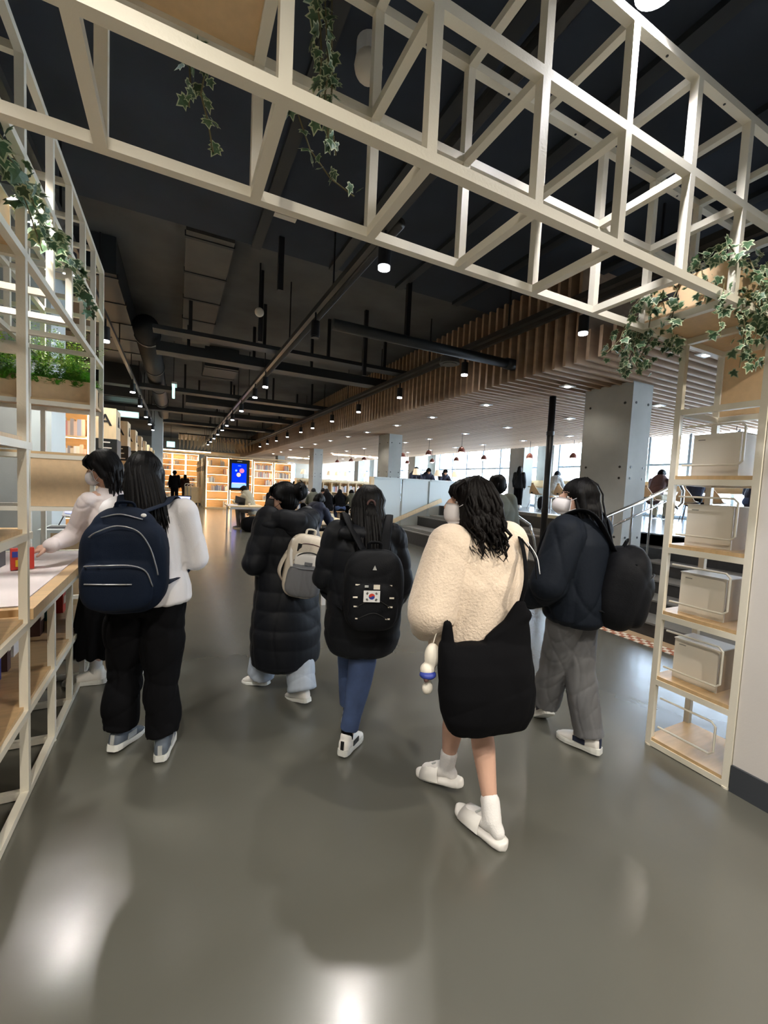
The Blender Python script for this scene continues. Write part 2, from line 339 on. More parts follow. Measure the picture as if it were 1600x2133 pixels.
slab(6.55,7.1,5.55,7.0,.65,'step_tread','grey seat board on the middle bleacher step between the two masked women')
slab(7.16,7.6,6.75,8.1,.97,'step_tread','grey seat board at the platform edge below the standing woman in black')
slab(7.16,7.6,5.2,6.75,.97,'cushion_wood','pale yellow seat board at the platform edge behind the white round mask')
slab(7.16,7.6,9.0,10.3,.97,'step_tread','dark seat board at the platform edge against the white partition')
# tactile strip
tm=MB(); ts=.052
for i in range(90):
    for j in range(3): 
        tm.bb(4.30+j*ts,4.30+(j+1)*ts-.004,-1+i*ts,-1+(i+1)*ts-.004,0,.004,mi=(i+j)%2)
tm.build('tactile_strip',['tactile_red','tactile_white'],None,kind='stuff',label='red and white chequered tactile strip on the floor before the stairs',cat='floor strip')
struct(MB().bb(4.46,4.6,-1,3.7,0,.003),'trim_1','cardboard')
# handrail of the stairs
hr=thing('stair_handrail','polished steel handrail climbing the stairs in front of the concrete column','handrail',(5.2,3.34,.5))
RP=[(4.35,3.3,1.0),(4.5,3.3,1.19),(4.66,3.3,1.26),(5.3,3.3,1.45),(6.0,3.3,1.70),(6.12,3.3,1.70),(6.2,3.3,1.62),(6.2,3.3,1.45),(6.1,3.3,1.38),(6.0,3.3,1.42)]
MB().tube(RP,.021,10).build('rail','steel',hr,smooth=True)
MB().tube([(4.72,3.3,1.12),(5.3,3.3,1.30),(6.0,3.3,1.52)],.013,8).build('rail','steel',hr,smooth=True)
for x in (4.75,5.13,5.51,5.89): 
    k=int((x-4.6)/.38); MB().cyl((x,3.3,.162*(k+1)),(x,3.3,1.27+(x-4.72)*.36),.014,8).build('post','steel',hr)
h2=thing('stair_handrail','curved steel handrail end in front of the bleachers behind the black jacket','handrail',(4.9,5.2,0))
MB().tube([(4.85,4.7,1.0),(4.75,4.9,1.13),(4.85,5.15,1.22),(5.1,5.3,1.2),(5.2,5.3,.95),(5.2,5.3,.02)],.024,10).build('rail','steel',h2,smooth=True)
MB().tube([(4.85,4.7,1.0),(4.9,4.65,.8),(5.0,4.65,.5),(5.0,4.65,.02)],.02,8).build('post','steel',h2,smooth=True)
wp=thing('wood_partition','pale wooden partition box beside the big concrete column','partition',(5.9,4.5,1.05)); MB().bb(5.45,6.3,4.42,4.5,.36,1.46).build('side','pale_wood',wp); MB().bb(6.3,6.36,4.35,4.5,.36,1.48).build('panel','panel_white',wp)
pp=thing('drain_pipe','black vertical pipe from slatted ceiling beside the big concrete column','pipe',(5.2,4.75,0)); MB().cyl((5.2,4.75,.35),(5.2,4.75,3.0),.05,14).build('pipe','black_metal',pp,smooth=True)
for z in (1.2,2.4): MB().cyl((5.2,4.75,z),(5.2,4.75,z+.06),.058,14).build('collar','black_metal',pp)
# white partition behind the bleachers
wpn=thing('white_partition','low white panelled partition wall behind the bleacher steps','partition',(6.4,10.6,0))
MB().bb(4.82,4.92,10.56,10.68,0,1.73).build('end_post','pale_wood',wpn)
for i in range(4):
    x=4.92+i*.92; MB().bb(x+.04,x+.88,10.6,10.64,.0,1.69).build('panel','panel_white',wpn); MB().bb(x,x+.04,10.57,10.66,0,1.73).build('post','panel_white',wpn)
MB().bb(4.92,8.6,10.57,10.66,1.69,1.735).build('top_rail','panel_white',wpn); MB().bar((5.4,10.56,.42),(7.2,10.56,1.13),.02,.12).build('sloping_trim','pale_wood',wpn)

# ============================================================ slatted ceiling
sl=thing('slatted_ceiling','lowered ceiling of long wooden slats over the seating area on the right','ceiling',(7.3,5,3.0))
big=MB().bb(0,6.5,-.02,.02,0,1.12).mesh('slat','slat_wood'); low=MB().bb(0,6.5,-.02,.02,0,.33).mesh('slat','slat_wood')
n=0; y=-2.0; stuff=MB()
while y<35:
    if y<27: inst('slat',low if y<3.42 else big,sl,(4.06-7.3,y-5,0)); 
    else: stuff.bb(4.06,10.56,y-.02,y+.02,3.0,4.1)
    y+=.155
stuff.build('slat','slat_wood',sl,kind='stuff')
dl0=None
def downlight(x,y,i,j):
    global dl0
    lab='small recessed downlight in the slatted ceiling, %s row from the camera, %s line'%(ORDN[i],['left','middle','right'][j])
    if dl0 is None:
        dl0=thing('recessed_downlight',lab,'light',(x,y,2.99),group='downlights in the slatted ceiling')
        MB().bb(x-.09,x+.09,y-.07,y+.07,2.985,2.998).build('trim','white',dl0); MB().ell((x,y,2.985),(.042,.042,.012),nu=12,nv=6).build('lens','lamp_glow',dl0)
    else: c=copytree(dl0); c.location=(x,y,2.99); c['label']=lab
for i,y in enumerate(DLY):
    for j,x in enumerate(DLX): downlight(x,y,i,j)
LS=MB().bb(-1.1,1.1,-.05,.05,0,.02).mesh('diffuser','led_warm')
for (x,y,n_) in ((7.6,20.5,3),(6.6,26,2)):
    t=thing('linear_light','row of glowing oval panels under the wooden ceiling, %s'%('nearer group' if n_==3 else 'farther group'),'light',(x,y,2.97))
    for i in range(n_):
        MB().ell((x+i*1.0,y+.6*i*0,2.965),(.48,.35,.03),nu=20,nv=6).build('diffuser','lamp_glow_small',t)
# pendants
pd0=None
for i,(x,y) in enumerate([(6.9,9.3),(6.9,10.95),(6.9,12.6),(6.9,14.3),(6.9,15.9),(7,17.6),(7,19.4),(9.3,9.2),(9.8,8.1),(9.9,4.4),(9.0,10.9),(9.0,12.4),(9.0,14),(9,16)]):
    if pd0 is None:
        pd0=thing('pendant_lamp','small red-brown pendant lamp hanging under the slatted ceiling','lamp',(x,y,2.5),group='red-brown pendant lamps over the tables')
        MB().cyl((x,y,2.64),(x,y,3.0),.006,6).build('cord','black',pd0); MB().tube([(x,y,2.5),(x,y,2.56),(x,y,2.62),(x,y,2.65)],[.10,.095,.06,.02],16,cap=False).build('lamp_shade','pendant_red',pd0,smooth=True); MB().ell((x,y,2.51),(.06,.06,.04),nu=12,nv=8).build('bulb','lamp_glow_small',pd0,smooth=True)
    else: c=copytree(pd0); c.location=(x,y,2.5)
    (pd0 if i==0 else c)['label']='small red-brown pendant lamp, %s from the camera in the %s line'%(ORDN[i if i<7 else i-7],'left' if i<7 else 'right')

# ============================================================ ceiling services
for nm,X,y0,lab in (('middle',MIDX,-3,'dark lighting track with round conduit running down the middle of the ceiling'),('left',LEFTX,-3,'thin lighting track above the left bookcases'),('right',RIGHTX,-3,'black lighting track beside the wooden slat edge')):
    t=thing('lighting_track',lab,'track',(X,10,ZT))
    MB().bb(X-.025,X+.025,y0,30,ZT-.02,ZT+.04).build('rail','track_metal',t)
    if nm=='middle': MB().tube([(X+.07,2.95,ZT+.0),(X+.07,30,ZT+.0)],.04,10).build('conduit','track_metal',t,smooth=True)
    if nm=='middle': MB().tube([(X+.16,-3,ZT+.25),(X+.16,2.75,ZT+.25)],.055,10).build('conduit','track_metal',t,smooth=True)
    if nm=='right': MB().bb(X-.11,X-.04,y0,30,ZT+.02,ZT+.08).build('conduit','track_metal',t)
    for y in np.arange(.5,28,1.9): MB().bb(X-.008,X+.008,y-.008,y+.008,ZT,4.36 if y>5 else 4.1).build('hanger','black_metal',t)
sp0=None
for X,Ys,nm in ((MIDX,MIDY,'middle'),(RIGHTX,RIGHTY,'right'),(LEFTX,LEFTY,'left')):  # includes a fixture for the added second spot on the left track
    for y in Ys:
        off=(X==MIDX and y==4.9); XX,YY=(1.45,1.0) if (X==MIDX and y==1.07) else (X,y)
        if sp0 is None or off:
            zt=ZT+.05 if (X==MIDX and y==1.07) else ZT
            t=thing('track_spotlight','','lamp',(XX,YY,zt))
            MB().cyl((XX,YY,zt-.13),(XX,YY,zt if zt==ZT else 4.1),.012,8).build('stem','black_metal',t)
            MB().cyl((XX,YY,zt-.29),(XX,YY,zt-.12),.052 if zt==ZT else .074,24).build('housing','black_metal',t,smooth=False)
            MB().cyl((XX,YY,zt-.31),(XX,YY,zt-.291),.046 if zt==ZT else .068,24).build('lens','black' if off else 'led_cool',t)
            if not off and not (X==MIDX and y==1.07): sp0=t
        else: t=copytree(sp0); t.location=(X,y,ZT)
        t['label']=('glowing black cylinder spotlight on the %s track, %s from the camera'%(nm,ORDN[Ys.index(y)])) if not off else 'unlit black cylinder spotlight on the middle track nearest the camera'
        if not off: t['group']='spotlights on the %s track'%nm
# big bright spots close to the frame: a bulb that hangs lower
g=thing('black_pipe','thick black pipe crossing below the ceiling from the middle track to the wooden slats','pipe',(2.7,4.4,3.2)); MB().tube([(1.5,4.45,3.22),(4.2,4.45,3.22)],.06,14).build('pipe','duct_black',g,smooth=True)
MB().cyl((3.95,4.45,3.22),(4.08,4.45,3.22),.075,14).build('collar','duct_black',g,smooth=True)
for j,(x0,x1,y,z,w,h,lab) in enumerate([(-.35,3.95,7.2,3.62,.25,.06,'nearest black cable tray crossing under the dark ceiling'),(-.35,4.0,8.35,3.6,.32,.16,'second black cable tray crossing under the dark ceiling'),(-5,4.0,12.1,3.62,.35,.1,'third black cable tray crossing under the dark ceiling'),(.2,4.0,13.8,3.62,.6,.35,'boxy black duct crossing behind the third cable tray'),(-5,4.0,16.5,3.7,.4,.15,'black cable tray crossing far down the ceiling'),(-5,4.0,20,3.7,.5,.12,'farthest black cable tray crossing the ceiling')]):
    t=thing('cable_tray',lab,'cable tray',((x0+x1)/2,y,z))
    MB().bb(x0,x1,y-w/2,y-w/2+.03,z,z+h).build('side','duct_black',t); MB().bb(x0,x1,y+w/2-.03,y+w/2,z,z+h).build('side','duct_black',t); MB().bb(x0,x1,y-w/2+.03,y+w/2-.03,z,z+.02).build('base','duct_grey' if j in(1,3) else 'duct_black',t)
    for x in np.linspace(max(x0,-.2)+.35,x1-.5,4): 
        MB().bb(x-.025,x+.025,y-.025,y+.025,z+.02,4.35).build('hanger','black_metal',t)
for (x,y,z,l) in [(.97,4.72,3.55,1.1),(1.0,6.1,3.4,.9),(2.6,4.8,3.3,1.0),(2.75,6.5,3.3,1.05)]:
    tag(MB().bb(x-.028,x+.028,y-.028,y+.028,z,4.35 if y>5.03 else 4.1).build('ceiling_hanger','black_metal',loc=(x,y,z)),'square black hanger rod dropping from the dark ceiling, %s'%{.97:'left of middle track, nearest',1.0:'left of middle track, second',2.6:'right of middle track, nearest',2.75:'right of middle track, second'}[x],'hanger','black hanger rods under the ceiling')
# panels, ducts and air units on the recess
for (x0,x1,y0,y1,z0,z1,m,lab) in [(.05,.55,5.2,9.4,4.15,4.34,'duct_grey','long grey louvre panel duct along the dark ceiling'),(-2.2,-.7,6.2,10.5,3.9,4.34,'duct_black','large black duct box over the left bookcases'),(-1.9,-.95,13,14.2,3.5,4.34,'duct_black','boxy black air unit at the left of the ceiling'),(.5,1.2,10.0,11.2,3.9,4.34,'duct_black','square black air unit between cable trays')]:
    t=thing('air_duct',lab,'duct',((x0+x1)/2,(y0+y1)/2,z0)); MB().bb(x0,x1,y0,y1,z0,z1).build('casing',m,t)
    for y in np.arange(y0+.1,y1,.9): MB().bb(x0-.012,x1+.012,y,y+.05,z0-.012,z0+.05).build('flange','duct_black',t)
rd=thing('round_duct','round dark duct hanging at the left of the ceiling','duct',(-.55,9,3.7)); MB().tube([(-.5,8.2,3.95),(-.5,19.3,3.95)],.2,20).build('pipe','duct_black',rd,smooth=True)
for y in (8.6,11,13.4,15.8): MB().tube([(-.5,y,3.95),(-.5,y+.08,3.95)],.215,20).build('collar','duct_black',rd)
for (x,y) in ((.8,3.2),(1.85,3.5),(2.7,3.9),(3.5,4.0)): pass
cj=MB()
for x in (.75,1.65,2.55,3.45,4.35,5.3): cj.bb(x-.05,x+.05,-5,5.0,4.055,4.1)
struct(cj,'trim_2','duct_black')
def disc(name,x,y,z,r,h,m,lab,cat): 
    t=thing(name,lab,cat,(x,y,z)); MB().cyl((x,y,z),(x,y,z+h),r,24,r*.85).build('body',m,t); MB().cyl((x,y,z-.012),(x,y,z),r*.7,24).build('grille','duct_grey',t); return t
disc('ceiling_speaker',4.0-.45,5.2,3.32,.15,.1,'duct_grey','round dark loudspeaker hanging before the wooden slats','speaker')
disc('ceiling_speaker',4.55,4.72-.3,4.0,.13,.08,'duct_grey','round grey disc on the ceiling by the right track','speaker')
t=thing('ceiling_camera','white dome camera on the dark ceiling above the ivy','camera',(.98,2.45,4.0)); MB().cyl((.98,2.45,3.98),(.98,2.45,4.1),.075,20).build('mount','white',t,smooth=False); MB().ell((.98,2.45,3.97),(.085,.085,.09)).build('dome','off_white',t,smooth=True)
t=thing('ceiling_vent','small white louvred vent on the dark ceiling','vent',(.88,4.3,4.08)); MB().bb(.76,1.02,4.27,4.34,4.07,4.1).build('frame','off_white',t)
t=thing('smoke_detector','white smoke detector hanging on a rod below the ceiling','detector',(.95,5.9,3.7)); MB().cyl((.95,5.9,3.75),(.95,5.9,4.35),.012,8).build('rod','black_metal',t); MB().ell((.95,5.9,3.72),(.06,.06,.06)).build('head','off_white',t,smooth=True)
t=thing('hanging_sign','thin glowing hanging sign seen edge-on under the cable trays','sign',(-.09,10,3.3)); MB().bb(-.12,-.07,10,10.4,3.18,3.42).build('panel','sign_green',t); MB().bb(-.13,-.03,9.98,10.42,3.42,3.46).build('housing','white',t); MB().bb(-.1,-.09,10.2,10.21,3.46,4.35).build('rod','black_metal',t)
t=thing('exit_sign','glowing green-white box sign above the left bookcases','sign',(-1.36,14.3,3.2)); MB().bb(-1.75,-1.05,14.3,14.36,3.14,3.28).build('panel','sign_green',t); MB().bb(-1.77,-1.03,14.36,14.4,3.12,3.30).build('housing','white',t); MB().bb(-1.4,-1.39,14.37,14.38,3.3,4.35).build('rod','black_metal',t)
t=thing('exit_sign','small square glowing sign far down the hall above the far bookcase','sign',(-.35,27,3.3)); MB().bb(-.55,-.15,27,27.04,3.12,3.42).build('panel','sign_green',t); MB().bb(-.57,-.13,27.04,27.1,3.10,3.44).build('housing','white',t); MB().bb(-.36,-.34,27.06,27.08,3.44,4.35).build('rod','black_metal',t)
hs=thing('ceiling_screen','row of vertical wooden slats hanging below the far ceiling','slats',(1.8,25,3.1))
sm_=MB().bb(-.018,.018,-.018,.018,.05,.62).mesh('slat','pale_wood')
for j in range(4):
    for i in range(26): inst('slat',sm_,hs,(.12+i*.2-1.8,j*1.2,.0))
MB().bb(.05,5.3,24.9,28.7,3.72,3.78).build('frame','duct_black',hs)
struct(MB().bb(-.95,-.55,19.6,20.3,0,4.35),'column','panel_white')
struct(MB().bb(5.35,9.3,20.4,23.5,0,.25),'platform','platform')

# ============================================================ WHITE LATTICE FRAMES
W_=.032
_bars={}
def barmesh(L,axis):
    k=(round(L,3),axis)
    if k not in _bars:
        h=W_/2; b=MB()
        d=[h,h,h]; lo=[-h,-h,-h]; hi=[h,h,h]; hi[axis]=L+h
        b.bb(lo[0],hi[0],lo[1],hi[1],lo[2],hi[2]); _bars[k]=b.mesh('bar','white_metal')
    return _bars[k]
def lbar(root,p,L,axis,nm='bar'):
    rl=wloc(root); return inst(nm,barmesh(L,axis),root,tuple(np.array(p)-rl))
cn=thing('lattice_canopy','white metal lattice frame spanning overhead across the aisle','frame',(1,1.25,2.4))
XS=[-.6,-.2,.21,.61,1.01,1.41,1.81,2.21,2.61,3.01]; YS=[1.05,1.45]; ZS=[2.4,2.8,3.16]
for y in YS:
    for z in ZS: lbar(cn,(-.6,y,z),3.61,0,'chord')
    for x in XS[1:]: lbar(cn,(x,y,2.4),.76,2,'post')
for x in XS[1:]:
    for z in ZS: lbar(cn,(x,1.05,z),.4,1,'crossbar')
hol=MB().cyl((0,0,0),(0,0,-.002),.005,8).mesh('bolt_hole','black')
for x in (.41,.81,1.21,1.61,2.01,2.41):
    for y in YS: inst('bolt_hole',hol,cn,(x-1,y-1.25,3.16-2.4-.017))
# left lattice shelving
lf=thing('lattice_shelving','tall white metal lattice shelving frame along the left side','frame',(-.8,3,0))
YL=[1.15,1.55,1.95,2.33,2.78,3.2,3.6,4.0,4.4]
for x in (-.6,-1.0,-1.4):
    for z in (3.2,2.8,2.4): lbar(lf,(x,1.2,z),3.2,1,'rail')
    for z in ((2.0,) if x<-.7 else ()): lbar(lf,(x,1.2,z),1.2,1,'rail')
    for z in (1.6,1.2): lbar(lf,(x,1.2,z),1.18,1,'rail')
    lbar(lf,(x,1.2,.8),2.8,1,'rail'); lbar(lf,(x,1.2,.4),2.8,1,'rail'); lbar(lf,(x,1.2,0.02),3.2,1,'rail')
    for y in YL:
        if y in (2.78,3.2,3.6):
            lbar(lf,(x,y,0.02),.78,2,'post'); lbar(lf,(x,y,2.4),.8,2,'post')
        else: lbar(lf,(x,y,0.02),3.18,2,'post')
for y in YL:
    for z in (3.2,2.8,2.4): lbar(lf,(-1.4,y,z),.8,0,'rung')
    for z in (2.0,1.6,1.2): 
        if y not in (2.78,3.2,3.6): lbar(lf,(-1.4,y,z),.8,0,'rung')
    for z in (.8,.4,.02): lbar(lf,(-1.4,y,z),.8,0,'rung')
for z in (2.6,2.2,3.0):   # closer rungs at the far end
    lbar(lf,(-1.4,4.0,z),.8,0,'rung') if z!=2.2 else lbar(lf,(-1.4,4.4,z),.8,0,'rung')
MB().bb(-1.0,-.6,3.99,4.01,1.22,1.585).build('panel','wood_panel',lf)
for (x0,x1,y0,y1,z) in [(-1.4,-.6,4.0,4.4,1.617),(-1.4,-.6,4.0,4.4,2.017),(-1.4,-.6,1.2,2.38,1.217),(-1.4,-.6,1.2,2.38,1.617),(-1.4,-.6,1.2,2.38,.817),(-1.4,-.6,1.2,4.0,.417)]:
    MB().bb(x0,x1,y0,y1,z,z+.018).build('shelf','wood',lf)
for y in YL[::2]: MB().cyl((-.6,y,0),(-.6,y,.006),.02,10).build('foot','white_metal',lf)
# right shelving unit
rf=thing('shelving_unit','tall narrow white metal shelving unit with wooden shelves beside the white wall','shelf',(2.8,1.25,0))
for x in (2.61,3.01):
    for y in YS: lbar(rf,(x,y,0.02),2.36,2,'post')
    for z in (.02,.4,.8,1.2,1.6,2.0): lbar(rf,(x,1.05,z),.4,1,'rail')
for y in YS:
    for z in (.02,.4,.8,1.2,1.6,2.0): lbar(rf,(2.61,y,z),.4,0,'rail')
for z in (.035,.417,.817,1.217,1.617): MB().bb(2.6,3.02,1.04,1.46,z,z+.02).build('shelf','wood',rf)
MB().bb(3.0,3.02,1.07,1.43,2.02,2.385).build('back_panel','wood_panel',rf)
for y in YS: MB().cyl((2.61,y,0),(2.61,y,.01),.022,10).build('foot','white_metal',rf)
for k,z in enumerate((.437,.837,1.237,1.637)):
    nm=['lowest','second lowest','third','topmost']
    t=thing('display_box','white display box with a tan side and wire holder, %s on the right shelving'%nm[k],'box',(2.8,1.28,z)); s=.012*k
    MB().bb(2.69,2.70,1.17,1.40+s*0,z,z+.235).build('front','off_white',t)
    MB().bb(2.70,2.88,1.17,1.40,z,z+.235).build('body','cardboard' if k<3 else 'off_white',t)
    MB().bb(2.69,2.89,1.165,1.405,z+.235,z+.24).build('lid','off_white',t)
    MB().tube([(2.63,1.42,z+.06),(2.63,1.15,z+.06),(2.63,1.13,z+.08),(2.63,1.13,z+.26),(2.63,1.15,z+.28),(2.63,1.42,z+.28)],.006,6).build('wire_holder','white_metal',t)
    MB().bb(2.688,2.69,1.34,1.375,z+.205,z+.21).build('label_print','grey_wall',t)
t=thing('wire_holder','empty white wire holder at the bottom of the right shelving','wire holder',(2.63,1.25,.1)); MB().tube([(2.63,1.42,.12),(2.63,1.15,.12),(2.63,1.13,.14),(2.63,1.13,.28),(2.63,1.15,.3),(2.63,1.42,.3)],.006,6).build('wire','white_metal',t)
# planter boxes on top right
def planter(x0,x1,y0,y1,z,h,lab,handle=None):
    t=thing('planter_box',lab,'planter',((x0+x1)/2,(y0+y1)/2,z)); w=.015
    MB().bb(x0,x1,y0,y0+w,z,z+h).build('side','wood_panel',t); MB().bb(x0,x1,y1-w,y1,z,z+h).build('side','wood_panel',t)
    MB().bb(x0,x0+w,y0+w,y1-w,z,z+h).build('side','wood_panel',t); MB().bb(x1-w,x1,y0+w,y1-w,z,z+h).build('side','wood_panel',t)
    MB().bb(x0+w,x1-w,y0+w,y1-w,z,z+.015).build('base','wood_panel',t); MB().bb(x0+w,x1-w,y0+w,y1-w,z+.015,z+h-.03).build('soil','cloth_black',t)
    if handle:
        MB().bb(x0-.003,x0,handle-.045,handle+.045,z+h*.5,z+h*.68).build('handle_slot','black',t)
    return t
planter(2.24,2.6,1.08,1.43,2.431,.17,'wooden planter box with handle slot at the corner of the canopy above the right shelving',1.35)
planter(2.64,3.0,1.08,1.43,2.431,.17,'second wooden planter box beside the slotted one above the right shelving')
MB().bb(2.2,3.03,1.04,1.46,2.418,2.430).build('shelf','wood_panel',cn)
planter(-.2,.20,1.08,1.43,2.818,.16,'wooden planter box on top of the overhead lattice seen from below')
MB().bb(-.6,.215,1.04,1.46,2.80,2.817).build('shelf','wood_panel',cn)
planter(-1.38,-.62,4.03,4.38,2.036,.16,'long wooden planter full of feathery green plants in the left lattice')
planter(-1.36,-.64,1.9,2.34,2.437,.17,'wooden planter box with ivy high in the left lattice near the frame edge')
MB().bb(-1.4,-.6,1.85,2.38,2.417,2.435).build('shelf','wood',lf)
# ============================================================ counter with paper, things on and under it
ct=thing('counter','wooden counter covered with pinkish white paper between the left lattice posts','counter',(-1.0,3.2,.82)); MB().bb(-1.42,-.575,2.36,4.02,.818,.868).build('top','wood',ct); MB().bb(-1.41,-.64,2.40,3.98,.8685,.874).build('paper_cover','paper',ct)
bx=thing('red_picture_box','red toy box with yellow label held over the counter','box',(-.85,3.27,.88))
q=math.radians(20)
MB().box((-.85,3.27,.945),(.11,.045,.13),rz=q).build('box','red',bx); MB().box((-.845,3.245,.92),(.06,.012,.04),rz=q).build('label','yellow',bx); MB().box((-.865,3.242,.975),(.05,.01,.035),rz=q).build('picture','blue',bx); MB().box((-.85,3.28,1.04),(.09,.012,.08),rz=q).build('flap','frosted',bx)
t=thing('grey_case','dark grey case standing on the counter behind the near post','case',(-1.02,3.3,.874)); MB().box((-1.03,3.35,.97),(.10,.2,.19)).build('body','trousers_grey',t); MB().box((-1.03,3.35,1.07),(.03,.1,.02)).build('handle','black',t)
items=[(-.86,2.62,.30,.10,.16,'blue','tall blue box under the counter, nearest the near post'),(-.84,2.78,.26,.05,.12,'brown_cloth','narrow dark brown box under the counter beside the blue one'),(-.80,2.52,.14,.08,.08,'red','small red and white toy in front of the blue box'),(-.88,3.02,.20,.12,.14,'white','white box under the counter at the second post'),(-.85,3.34,.24,.10,.16,'brown_cloth','brown framed box under the middle of the counter'),(-.85,3.66,.28,.08,.10,'teal','teal topped tin under the far part of the counter'),(-.80,3.84,.16,.1,.1,'red','red toy under the counter near the far post'),(-.9,3.5,.22,.08,.12,'trousers_grey','grey file box under the counter beside the teal tin')]
for (x,y,h,w,d,m,lab) in items:
    t=thing('boxed_item',lab,'box',(x,y,.436)); MB().bb(x-d/2,x+d/2,y-w/2,y+w/2,.436,.436+h).build('body',m,t); MB().bb(x+d/2,x+d/2+.004,y-w/3,y+w/3,.436+h*.4,.436+h*.75).build('label_panel','off_white' if m!='white' else 'teal',t)
# acrylic panes of lower lattice
for y0,y1 in ((3.62,3.98),): MB().bb(-.602,-.598,y0,y1,.06,.78).build('pane','frosted',lf)
# column behind the left lattice, desk with screen
struct(MB().bb(-1.34,-1.14,5.3,5.9,0,4.1),'column','panel_white'); struct(MB().bb(-1.75,-1.36,5.2,5.9,0,4.1),'column','concrete')
t=thing('computer_desk','white desk behind the lattice with a computer on it','desk',(-.95,5.1,0)); MB().bb(-1.13,-.70,4.75,5.2,.92,.95).build('top','panel_white',t); MB().bb(-1.12,-.72,5.16,5.19,.1,.92).build('back_panel','wood_panel',t)
for x in (-1.11,-.74): MB().bb(x,x+.03,4.77,4.8,0,.92).build('leg','panel_white',t)
t=thing('monitor','tilted monitor with a blue screen on the white desk','monitor',(-.87,5.0,.95))
Rm=np.array(Matrix.Rotation(math.radians(-28),3,'X')@Matrix.Rotation(math.radians(8),3,'Y')); MB().box((-.86,5.0,1.12),(.24,.02,.17),R=Rm).build('housing','white',t); MB().box((-.86,4.988,1.128),(.20,.012,.11),R=Rm).build('screen','screen_pale',t); MB().bar((-.86,5.02,.95),(-.86,5.0,1.06),.04,.03).build('stand','white',t)
t=thing('computer_mouse_tray','dark keyboard tray and cables on the white desk','keyboard',(-.98,4.9,.95)); MB().bb(-1.08,-.92,4.85,5.0,.95,.965).build('tray','trousers_grey',t); MB().tube([(-1.02,5.0,.97),(-1.0,5.1,1.05),(-.95,5.1,1.1),(-.9,5.05,1.06),(-.84,5.1,.98)],.006,6).build('cable','black',t)

# ============================================================ BOOKCASES
nb=0; bookm={}
def bookmesh(i,w,h,d):
    k=(i,round(w,3),round(h,2),round(d,2))
    if k not in bookm:
        b=MB(); b.bb(0,w,0,d,0,h,0); b.bb(w*.12,w*.88,.004,d+.001,.004,h+.001,1); bookm[k]=b.mesh('book',['book_%d'%i,'off_white'])
    return bookm[k]
def fill(x0,x1,y,z,hmax,single,label,group,p=.55,wmul=1.0,stuff=None):
    x=x0+.02; run=random.random()<p
    while x<x1-.06:
        if random.random()<(.06 if p<1 else .02): run=not run
        w=random.choice([.03,.04,.05])*wmul; h=random.choice([.6,.7,.78])*hmax; i=random.randrange(8)
        if run:
            if single:
                o=bpy.data.objects.new('book',bookmesh(i,w,h,.16)); COL.objects.link(o); o.location=(x,y,z); tag(o,label,'book',group)
            else: stuff.bb(x,x+w*.92,y,y+.16,z,z+h,mi=i)
        x+=w
        if not run: x+=.05
def bookcase(lab,x0,x1,y,H,ns,depth=.32,bays=1,single=False,led=True,p=.5,books_lab='',wmul=1,z0=.08,wood='shelf_wood'):
    t=thing('bookcase',lab,'bookcase',((x0+x1)/2,y+depth/2,0)); st=MB()
    MB().bb(x0,x1,y+depth-.02,y+depth,0,H).build('back',wood,t); bw=(x1-x0)/bays
    for i in range(bays+1): MB().bb(x0+i*bw-.02,x0+i*bw+.02,y,y+depth,0,H).build('upright',wood,t)
    dz=(H-z0-.02)/ns
    for k in range(ns+1):
        z=z0+k*dz
        for i in range(bays):
            xa=x0+i*bw+.02; xb=xa+bw-.04; MB().bb(xa,xb,y+.01,y+depth-.02,z-.025,z).build('shelf',wood,t)
            if k<ns: fill(xa+.02,xb,y+.06,z,dz-.04,single,books_lab,books_lab+' group' if 0 else books_lab.replace('book ','books ',1),p,wmul,st)
            if led and k>0: MB().bb(xa,xb,y+.03,y+.05,z-.034,z-.026).build('led_strip','led_warm',t)
    MB().bb(x0,x1,y,y+depth,0,z0-.026).build('plinth',wood,t)
    if led:
        for i in range(bays+1):
            for sgn in (-1,1):
                xx=x0+i*bw+sgn*.03
                if x0<xx<x1: MB().bb(xx-.008,xx+.008,y+.0,y+.02,z0,H-.03).build('led_strip','led_warm',t)
    if st.n: st.build('book',['book_%d'%i for i in range(8)],t,kind='stuff')
    return t
letA=text_mesh('A',.27,.008); letA.materials.append(M['black'])
dash=MB()
def letter(par,loc,rot,s=1):
    o=bpy.data.objects.new('letter',letA); COL.objects.link(o); o.parent=par; o.location=tuple(np.array(loc)-wloc(par)); o.rotation_euler=rot; o.scale=(s,s,s)
# left row
ordn=['nearest','second','third','fourth','fifth','sixth','seventh','eighth']
for k in range(8):
    y=7.2+1.57*k
    t=bookcase('warm lit bookcase with letter A on its end, %s of the left row'%ordn[k],-3.2,-1.12,y+.1,2.4,6,.34,2,single=(k==0),led=(k<5),p=1.0,books_lab='book in the nearest bookcase of the left row',wood='shelf_wood')
    MB().bb(-1.1,-.80,y,y+.52,0,2.42).build('end_panel','pale_wood',t)
    letter(t,(-.93,y-.006,2.24),(PI/2,0,0),.85); letter(t,(-.794,y+.26,2.24),(PI/2,0,PI/2),.85)
    s=MB().bb(-1.06,-.785,y-.02,y+.45,1.72,1.98).build('sign_block','black',t)
    for j,zz in enumerate((1.93,1.85,1.76)):
        MB().bb(-1.0,-.87+.02*j,y-.024,y-.0201,zz-.008,zz+.008).build('lettering_line','off_white',s)
